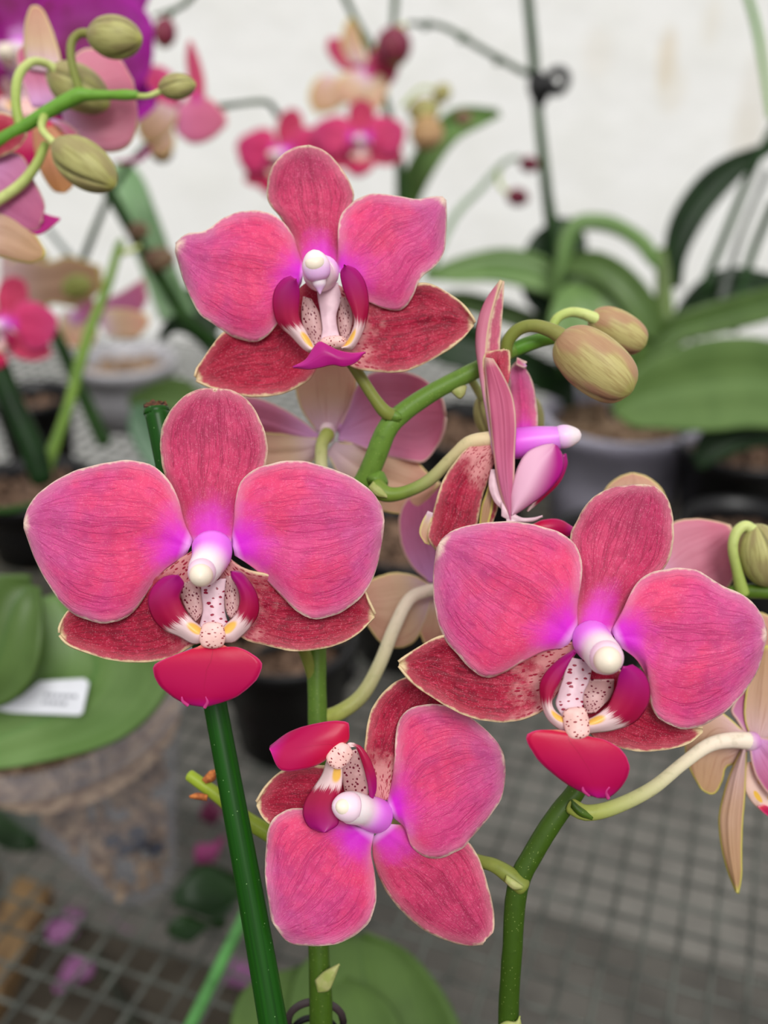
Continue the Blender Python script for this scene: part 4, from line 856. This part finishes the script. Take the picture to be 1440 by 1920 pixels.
# right plant
I = empty('orchid_plant', onz(1360, 760, .2)); tag(I, 'large-leaved orchid at the right edge, one broad leaf spread toward the buds', 'potted plant')
pot(I, 1400, 830, .72, 120, .11, BLACK, .8, barkm=BARK)
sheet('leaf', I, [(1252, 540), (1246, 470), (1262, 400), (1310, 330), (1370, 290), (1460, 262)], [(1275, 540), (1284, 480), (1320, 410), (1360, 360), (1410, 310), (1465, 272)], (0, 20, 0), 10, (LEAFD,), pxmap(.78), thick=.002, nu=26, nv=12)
tube('leaf_sheath', I, [(1262, 680, .77, 18), (1248, 600, .77, 18), (1244, 520, .77, 15), (1238, 470, .77, 10)], plain('sheath_olive', (104, 128, 60), .5))
sheet('leaf', I, [(1560, 700), (1450, 640), (1360, 632), (1280, 650), (1200, 690), (1160, 740), (1150, 764)], [(1560, 780), (1470, 800), (1400, 800), (1330, 806), (1240, 802), (1185, 796), (1152, 770)], (-60, 0, 60), 20, (leaf_mat('leaf_mid_green', (92, 118, 62), (82, 108, 54), (98, 126, 70)),), pxmap(.66), thick=.002)
sheet('leaf', I, [(1180, 700), (1210, 620), (1280, 585), (1360, 560), (1480, 530)], [(1220, 720), (1280, 640), (1340, 625), (1400, 610), (1480, 590)], (0, 20, 0), 10, (LEAF,), pxmap(.74), thick=.002)
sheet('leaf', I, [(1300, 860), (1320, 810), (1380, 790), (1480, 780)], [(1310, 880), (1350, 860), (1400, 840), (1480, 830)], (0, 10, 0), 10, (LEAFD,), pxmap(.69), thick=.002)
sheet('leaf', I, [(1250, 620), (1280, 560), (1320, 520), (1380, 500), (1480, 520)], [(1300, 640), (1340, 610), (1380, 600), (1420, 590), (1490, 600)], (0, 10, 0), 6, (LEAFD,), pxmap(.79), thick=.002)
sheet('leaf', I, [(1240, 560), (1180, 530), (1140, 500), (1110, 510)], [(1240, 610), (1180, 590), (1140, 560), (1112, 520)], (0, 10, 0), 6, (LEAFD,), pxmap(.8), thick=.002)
tube('flower_stem', I, [(1395, -30, .8, 6), (1418, 50, .8, 7), (1432, 130, .8, 6), (1446, 220, .8, 6)], STEML)
for i, pts in enumerate(([(1318, 540, .76, 8), (1360, 440, .76, 8), (1410, 320, .76, 8), (1460, 220, .76, 8)], [(1352, 560, .77, 7), (1390, 440, .77, 6), (1440, 320, .77, 6)], [(1375, 620, .75, 9), (1402, 500, .75, 8), (1450, 380, .75, 9)])):
    o = tube('plant_stake', None, pts, (STAKED, plain('stake_grey', (110, 116, 108), .5), STAKED)[i], origin=P(*pts[0][:3]))
    tag(o, ('brown-green stake slanting up beside the dark arching leaf, leftmost of three', 'thin grey stake between two green ones at the right edge', 'dark green stake nearest the right edge, lowest of three')[i], 'plant stake')
# ---- black pots in the middle
def blackpot(x, y, d, r, label, h=.08, leafless=True, mat=BLACK, bark=BARK):
    e = empty('plant_pot', onz(x, y, .202+h)-Vector((0, 0, h))); tag(e, label, 'pot')
    pot(e, x, y, d, r, h, mat, .8, barkm=bark, nm='pot_body'); return e
kp = blackpot(535, 1190, .56, 128, 'round black pot low behind the flower stem, between the two lower front flowers', .075)
ring('pot_hoop', (545, 1268), 122, 62, -.25, 9, BLACK, None, None, kp, d=.60)
blackpot(890, 800, .80, 118, 'black pot behind the side-on flower', .1)
blackpot(1150, 1010, .70, 112, 'black pot in shade above the wide right flower', .09)
blackpot(1400, 985, .66, 112, 'black pot in shade behind the right edge bud', .09)
blackpot(765, 1000, .62, 125, 'black pot below the back-turned flower', .09)
# ---- left cluster
K = empty('orchid_plant', onz(120, 900, .2)); tag(K, 'blurred orchid cluster at the left, tan and mauve flowers over a dark pot', 'potted plant')
pot(K, 235, 672, .74, 88, .07, GREYP, .8, barkm=BARKL)
tube('flower_stem', K, [(85, 880, .52, 14), (108, 820, .52, 10), (132, 750, .52, 10), (150, 680, .52, 11), (172, 610, .52, 10), (200, 540, .52, 9), (222, 465, .52, 8), (228, 450, .52, 5)], plain('stem_yellow_green', (118, 150, 56), .5, c2=(100, 134, 48)), nseg=50)
tube('flower_stem', K, [(222, 475, .52, 6), (245, 470, .52, 5), (262, 462, .52, 4)], PEDL)
tube('flower_stem', K, [(35, 480, .6, 9), (70, 560, .6, 10), (115, 650, .6, 12), (150, 730, .6, 13), (195, 830, .6, 14)], STEMK)
tube('flower_stem', K, [(200, 350, .62, 12), (250, 440, .62, 11), (300, 520, .62, 13), (350, 600, .62, 14), (395, 640, .63, 14)], STEMK)
bud(K, (240, 436, .61), (280, 430, .61), 17, BUDB); bud(K, (270, 492, .61), (330, 480, .61), 22, BUDB)
sheet('leaf', K, [(300, 600), (270, 520), (225, 400), (208, 330), (222, 305)], [(370, 600), (330, 510), (290, 400), (262, 330), (230, 300)], (0, 0, 0), 10, (LEAFS,), pxmap(.68), thick=.002)
tube('flower_stem', K, [(90, 430, .7, 5), (140, 490, .7, 6), (170, 520, .7, 6)], plain('stem_greyish', (120, 130, 124), .5))
FK = [
 s('sepal', [(0, 500), (40, 480), (90, 490), (130, 480), (190, 500)], [(0, 560), (50, 580), (100, 570), (150, 575), (195, 540)], (0, 8, 0), -6, (BKT, BKT)),
 s('petal', [(160, 590), (190, 565), (230, 545), (270, 520)], [(180, 610), (220, 615), (255, 600), (278, 560)], (4, 8, 4), -6, (BKM, BKM)),
 s('sepal', [(190, 600), (200, 580), (240, 580), (278, 590)], [(195, 625), (220, 635), (255, 634), (280, 610)], (14, 16, 14), -6, (BKC, BKC)),
 s('sepal', [(0, 480), (20, 440), (50, 430), (90, 480)], [(0, 560), (30, 590), (60, 600), (95, 570)], (-14, -14, -14), -6, (BKT, BKT)),
 s('sepal', [(120, 580), (110, 610), (130, 650)], [(170, 590), (185, 620), (170, 655)], (6, 6, 6), -6, (BKC, BKT)),
 s('petal', [(130, 590), (150, 570), (175, 560)], [(135, 612), (160, 606), (190, 590)], (10, 10, 10), -4, (BKM, BKM)),
]
build_flower(K, 'flower', FK, .58, loc=P(130, 560, .58), lo=True, label='tan and mauve flower turned away')
bud(K, (118, 545, .565), (172, 530, .565), 23, plain('bud_lime', (160, 164, 84), .6, c2=(134, 138, 66)))
free_flower(K, DEEP, 5, 610, .5, 105, roll=-10, yaw=0, label='deep pink flower cut by the left edge')
K2 = empty('orchid_plant', onz(60, 960, .2)); tag(K2, 'thick dark green orchid stem rising at the left edge', 'orchid')
tube('flower_stem', K2, [(-20, 640, .5, 20), (20, 750, .5, 22), (60, 840, .5, 24), (78, 900, .5, 20)], plain('stem_deep_green', (16, 46, 10), .45, .15))
pot(K2, 60, 905, .52, 110, .06, BLACK, .8, barkm=BARK)
tube('root', K2, [(-20, 958, .46, 7), (20, 956, .46, 7), (55, 948, .46, 6), (80, 940, .46, 5)], STEMK)
blackpot(405, 860, .72, 100, 'dark pot among the left leaves above the lowest front flower', .09)
blackpot(60, 740, .7, 72, 'dark pot at the left edge behind the thick dark stem', .07)
LFT = empty('orchid_leaf_clump', onz(330, 900, .2)); tag(LFT, 'dark orchid leaves behind the cut stake top', 'orchid plant')
sheet('leaf', LFT, [(420, 860), (350, 790), (290, 760), (240, 760)], [(420, 780), (370, 730), (320, 710), (242, 745)], (0, 0, 0), 8, (LEAF,), pxmap(.66), thick=.002, nu=18, nv=10)
sheet('leaf', LFT, [(420, 700), (370, 640), (330, 620), (300, 640)], [(420, 640), (360, 590), (320, 600), (300, 630)], (0, 0, 0), 8, (LEAFD,), pxmap(.66), thick=.002, nu=18, nv=10)
sheet('leaf', LFT, [(300, 900), (260, 850), (240, 800), (250, 760)], [(360, 900), (330, 840), (300, 790), (262, 758)], (0, 0, 0), 8, (leaf_mat('leaf_blue_green', (92, 126, 96), (74, 108, 78)),), pxmap(.64), thick=.002, nu=18, nv=10)
sheet('leaf', LFT, [(400, 640), (370, 600), (350, 590), (320, 560)], [(420, 600), (400, 560), (360, 540), (325, 550)], (0, 0, 0), 4, (LEAFD,), pxmap(.7), thick=.002, nu=18, nv=10)
# ---- leaf with the tag, clear pot of bark
M_ = empty('orchid_plant', onz(160, 1560, .2)); tag(M_, 'orchid with a wide pale green leaf over a clear pot of bark, lower left', 'potted plant')
sheet('leaf', M_, [(80, 1120), (70, 1180), (30, 1260), (-60, 1330), (-140, 1400)], [(120, 1110), (260, 1200), (316, 1280), (230, 1380), (60, 1430), (-60, 1440), (-130, 1420)], (0, 20, 0), 20, (LEAFL,), pxmap(.36), thick=.002)
sheet('leaf', M_, [(-80, 1330), (-60, 1180), (-20, 1090), (30, 1082), (56, 1090)], [(-40, 1330), (20, 1310), (62, 1260), (76, 1170), (66, 1100)], (0, 30, 0), 20, (LEAF,), pxmap(.34), thick=.002)
mt, mb = P(105, 1275, .43), P(262, 1640, .50)
pot(M_, 105, 1275, .43, 240, (mb-mt).length, CLEAR, .34, axis=mb-mt, barkm=BARKL, label='clear plastic pot')
for i, (x, y) in enumerate(((212, 1575), (236, 1592), (264, 1580), (292, 1590), (256, 1560))):
    bud(M_, (x-16, y+6, .452), (x+16, y-4, .452), 13, CHAR, name='charcoal_chip', groove=.3, ph=i)
rg = random.Random(5)
V, Fc = [], []
tg = empty('plant_tag', P(110, 1306, .345)); tag(tg, 'small white plant tag with faint grey printing lying on the pale green leaf', 'tag')
dT = .350
V = [P(74, 1277, dT), P(158, 1272, dT), P(167, 1280, dT), P(155, 1336, dT), P(148, 1341, dT), P(20, 1336, dT), P(-10, 1330, dT), P(40, 1306, dT)]
nb = (CAM-V[0]).normalized()*.0008
V2 = V+[q-nb for q in V]; n = len(V)
mesh('card', V2, [tuple(range(n))[::-1], tuple(range(n, 2*n))]+[(i, (i+1) % n, n+(i+1) % n, n+i) for i in range(n)], [TAG], tg, smooth=False)
V, Fc = [], []
for row, (xa, xb) in enumerate(((84, 146), (80, 120))):
    x = xa
    while x < xb:
        w = rg.uniform(4, 9); y = 1300+row*14+(x-84)*.05; q = len(V); dd = dT-.0004
        V += [P(x, y, dd), P(x+w, y+.2, dd), P(x+w-1, y+6, dd), P(x-1, y+6, dd)]; Fc.append((q, q+1, q+2, q+3)); x += w+2.5
mesh('print', V, Fc, [INK], tg, smooth=False)['label'] = 'faint grey print'
# ------------------------------------------------------------------ setting
ZB = .2
def wall_mat():
    N = NT('whitewashed_wall'); ob = N.obj()
    n = N.noise(ob, 14, 6, .6); n2 = N.noise(ob, 3, 3)
    col = N.mix(N.ss(n, .3, .7), lin((252, 252, 249)), lin((246, 246, 241)))
    x = N.n('ShaderNodeSeparateXYZ'); N.t.links.new(ob, x.inputs[0])
    for (px, py, rx, rz, a, c) in ((1250, 112, .012, .035, .5, (226, 206, 170)), (1258, 165, .018, .03, .3, (232, 220, 194)), (1122, 100, .02, .03, .22, (236, 224, 204)), (1335, 40, .012, .03, .3, (232, 222, 200)), (1415, 190, .02, .07, .35, (228, 220, 204)), (1395, 260, .02, .04, .3, (228, 220, 204))):
        w = P(px, py, 1); w = CAM+(w-CAM)*(1.3/(w-CAM).y)
        dx = N.math('POWER', N.math('DIVIDE', N.math('SUBTRACT', x.outputs[0], w.x), rx), 2.0)
        dz = N.math('POWER', N.math('DIVIDE', N.math('SUBTRACT', x.outputs[2], w.z), rz), 2.0)
        rr = N.math('ADD', N.math('ADD', dx, dz), N.math('MULTIPLY', N.math('SUBTRACT', n, .5), 1.2))
        col = N.mix(N.ss(rr, 1.6, .1, 0, a), col, lin(c))
    return N.finish(col, .85, n, .5, .006, spec=.2)
def box(name, lo, hi, mat, kind=None, parent=None):
    V = [Vector((x, y, z)) for x in (lo[0], hi[0]) for y in (lo[1], hi[1]) for z in (lo[2], hi[2])]
    o = mesh(name, V, [(0, 1, 3, 2), (4, 6, 7, 5), (0, 4, 5, 1), (2, 3, 7, 6), (0, 2, 6, 4), (1, 5, 7, 3)], [mat], parent, smooth=False)
    if kind: o['kind'] = kind
    return o
box('wall_back', (-2.2, 1.3, -.02), (2.2, 1.4, 2.2), wall_mat(), 'structure')
def floor_mat():
    N = NT('dirty_concrete'); ob = N.obj(); n = N.noise(ob, 9, 5, .6); n2 = N.noise(ob, 60, 4, .6)
    col = N.mix(N.ss(n, .3, .7), lin((82, 76, 66)), lin((56, 50, 42)))
    col = N.mix(N.ss(n2, .55, .75, 0, .6), col, lin((44, 37, 30)))
    return N.finish(col, .9, n2, .4, .004, spec=.2)
box('floor', (-2.2, -1.2, -.05), (2.2, 1.4, 0), floor_mat(), 'structure')
# concrete slab under the bench: its near edge runs down to the right
SZ = .15
SLAB = plain('slab_concrete', (132, 129, 122), .85, .2, var=.06, scale=30)
a, b = onz(560, 1577, SZ), onz(1440, 1833, SZ); dr = (b-a).normalized(); far = Vector((-dr.y, dr.x, 0))
V = []
for z in (0.0, SZ):
    for q in (a-dr*.25, b+dr*.6, b+dr*.6+far*.40, a-dr*.25+far*.40): V.append(Vector((q.x, q.y, z)))
mesh('concrete_slab', V, [(0, 3, 2, 1), (4, 5, 6, 7), (0, 1, 5, 4), (1, 2, 6, 5), (2, 3, 7, 6), (3, 0, 4, 7)], [SLAB], smooth=False)['kind'] = 'structure'
# wire mesh bench top
def wiremat():
    N = NT('galvanised_wire'); n = N.noise(N.obj(), 40, 3)
    return N.finish(N.mix(N.ss(n, .4, .6), lin((84, 87, 80)), lin((60, 62, 56))), .5, spec=.5)
WIRE = wiremat()
V, Fc = [], []
ang = math.atan2(dr.y, dr.x); cs = .0165; wr = .0012
c0 = onz(1100, 1650, ZB); ex = Vector((math.cos(ang), math.sin(ang), 0)); ey = Vector((-ex.y, ex.x, 0))
def wire(p, q, z):
    t = (q-p).normalized(); n = Vector((-t.y, t.x, 0)); k = len(V)
    for e in (p, q):
        for j in range(6):
            aa = j*math.pi/3; V.append(e+n*wr*math.cos(aa)+Vector((0, 0, z+wr*math.sin(aa))))
    for j in range(6): Fc.append((k+j, k+(j+1) % 6, k+6+(j+1) % 6, k+6+j))
def clipline(p, t):
    lo, hi = -9, 9
    for comp, mn, mx in ((0, -.9, .9), (1, -.15, 1.27)):
        if abs(t[comp]) < 1e-6: continue
        s1, s2 = (mn-p[comp])/t[comp], (mx-p[comp])/t[comp]
        lo, hi = max(lo, min(s1, s2)), min(hi, max(s1, s2))
    return (lo, hi)
for i in range(-110, 110):
    for (o_, t, z) in ((c0+ey*i*cs, ex, 0), (c0+ex*i*cs, ey, wr*1.6)):
        lo, hi = clipline(o_, t)
        if hi-lo > .02 and lo < hi: wire(o_+t*lo, o_+t*hi, z)
bench = empty('wire_bench', (0, .5, 0)); tag(bench, 'galvanised square wire mesh bench top under the plants', 'bench')
mesh('mesh_top', V, Fc, [WIRE], bench)
for x in (-.9, .9):
    for y in (-.15, 1.25): box('leg', (x-.012, y-.012, 0), (x+.012, y+.012, ZB-.002), WIRE, parent=bench)
# litter on the floor below
def litter(name, x, y, w, h, rot, mat, label, cat, group=None, z=.012, zb=0.0):
    c = onz(x, y, zb+z); k = depth_of(c)/F
    n, V, Fc = 14, [], []
    for i in range(n+1):
        u = i/n
        for j in range(9):
            v = j/4-1; wd = math.sin(math.pi*min(.98, .04+u*.94))**.7
            p = Vector(((u-.5)*w*k, v*h*k*.5*wd, .006*math.sin(u*5+v*2+x)*math.sin(3*u)+.004*v*v))
            V.append(c+Matrix.Rotation(rot, 3, 'Z')@p)
    for i in range(n):
        for j in range(8): q = i*9+j; Fc.append((q, q+1, q+10, q+9))
    o = mesh(name, V, Fc, [mat], origin=c); m = o.modifiers.new('solid', 'SOLIDIFY'); m.thickness = .0008
    tag(o, label, cat, group); return o
litter('fallen_petal', 125, 1735, 90, 60, 1.2, FPET, 'mauve fallen petal beside the wooden strip at lower left', 'petal')
litter('fallen_petal', 140, 1835, 80, 60, .9, FPET, 'mauve fallen petal lowest at the left, under another petal', 'petal')
litter('fallen_petal', 235, 1725, 90, 40, -.5, FPET, 'mauve fallen petal under the tip of the clear pot', 'petal')
litter('fallen_petal', 450, 1825, 80, 60, .5, FPET, 'pale mauve fallen petal between the two green stakes', 'petal')
litter('fallen_petal', 395, 1600, 70, 40, .9, plain('fallen_petal_magenta', (150, 50, 110), .6, trans=.2), 'magenta fallen petal right of the clear pot', 'petal', zb=ZB)
litter('fallen_petal', 400, 1530, 50, 30, .3, plain('fallen_petal_wine', (96, 24, 60), .6), 'dark wine fallen petal under the green side shoot', 'petal', zb=ZB)
litter('dry_leaf', 1140, 1850, 130, 60, .6, DRYL, 'orange-brown dry leaf on the floor right of the right stem', 'leaf')
litter('dry_leaf', 1350, 1890, 90, 40, -.1, DRYL, 'small tan dry leaf at the bottom right corner', 'leaf')
litter('dry_leaf', 730, 1690, 120, 90, .2, plain('dry_leaf_brown', (120, 98, 78), .8), 'brown dry leaf behind the upside-down flower', 'leaf')
litter('fallen_leaf', 400, 1680, 150, 100, .3, LEAFD, 'dark green fallen leaf left of the thick stake', 'leaf', zb=ZB)
litter('fallen_leaf', 370, 1745, 110, 50, .2, LEAFD, 'second dark green fallen leaf, just below the larger one', 'leaf', zb=ZB)
litter('fallen_leaf', 20, 1560, 150, 110, -.6, LEAFD, 'dark green fallen leaf at the left edge beside the clear pot', 'leaf', zb=ZB)
w0, w1 = onz(90, 1600, .03), onz(-60, 1900, .03); k = (w1-w0).normalized(); n = Vector((-k.y, k.x, 0))*.014
V = [w0+n, w0-n, w1-n, w1+n]; V += [q-Vector((0, 0, .02)) for q in V]
o = mesh('wooden_strip', V, [(0, 3, 2, 1), (4, 5, 6, 7), (0, 1, 5, 4), (1, 2, 6, 5), (2, 3, 7, 6), (3, 0, 4, 7)], [WOOD], smooth=False, origin=w0); tag(o, 'tan wooden strip on the floor at the lower left', 'wood')
o = tubeW('dry_root', None, [(onz(180, 1780, .02), .002), (onz(205, 1840, .02), .003), (onz(235, 1890, .02), .004), (onz(260, 1940, .02), .003)], plain('root_dark', (50, 54, 40), .8), origin=onz(200, 1850, .02)); tag(o, 'dark dried root lying on the floor at lower left', 'root')
# ------------------------------------------------------------------ light
W = bpy.data.worlds.new('world'); S.world = W; W.use_nodes = True; nt = W.node_tree; nt.nodes.clear()
tc = nt.nodes.new('ShaderNodeTexCoord'); sp = nt.nodes.new('ShaderNodeSeparateXYZ'); mr = nt.nodes.new('ShaderNodeMapRange'); bg = nt.nodes.new('ShaderNodeBackground'); ow = nt.nodes.new('ShaderNodeOutputWorld'); mc = nt.nodes.new('ShaderNodeMix'); mc.data_type = 'RGBA'
nt.links.new(tc.outputs['Generated'], sp.inputs[0]); nt.links.new(sp.outputs[2], mr.inputs[0]); mr.inputs[1].default_value = -.3; mr.inputs[2].default_value = .8
nt.links.new(mr.outputs[0], mc.inputs[0]); mc.inputs[6].default_value = (.16, .155, .15, 1); mc.inputs[7].default_value = (1.0, 1.0, 1.02, 1)
nt.links.new(mc.outputs[2], bg.inputs[0]); bg.inputs[1].default_value = 1.05; nt.links.new(bg.outputs[0], ow.inputs[0])
sl = bpy.data.lights.new('sun', 'SUN'); sl.energy = 2.1; sl.angle = math.radians(25); sl.color = (1, .98, .95)
so = bpy.data.objects.new('sun', sl); COL.objects.link(so); so.rotation_euler = (math.radians(42), 0, math.radians(12))
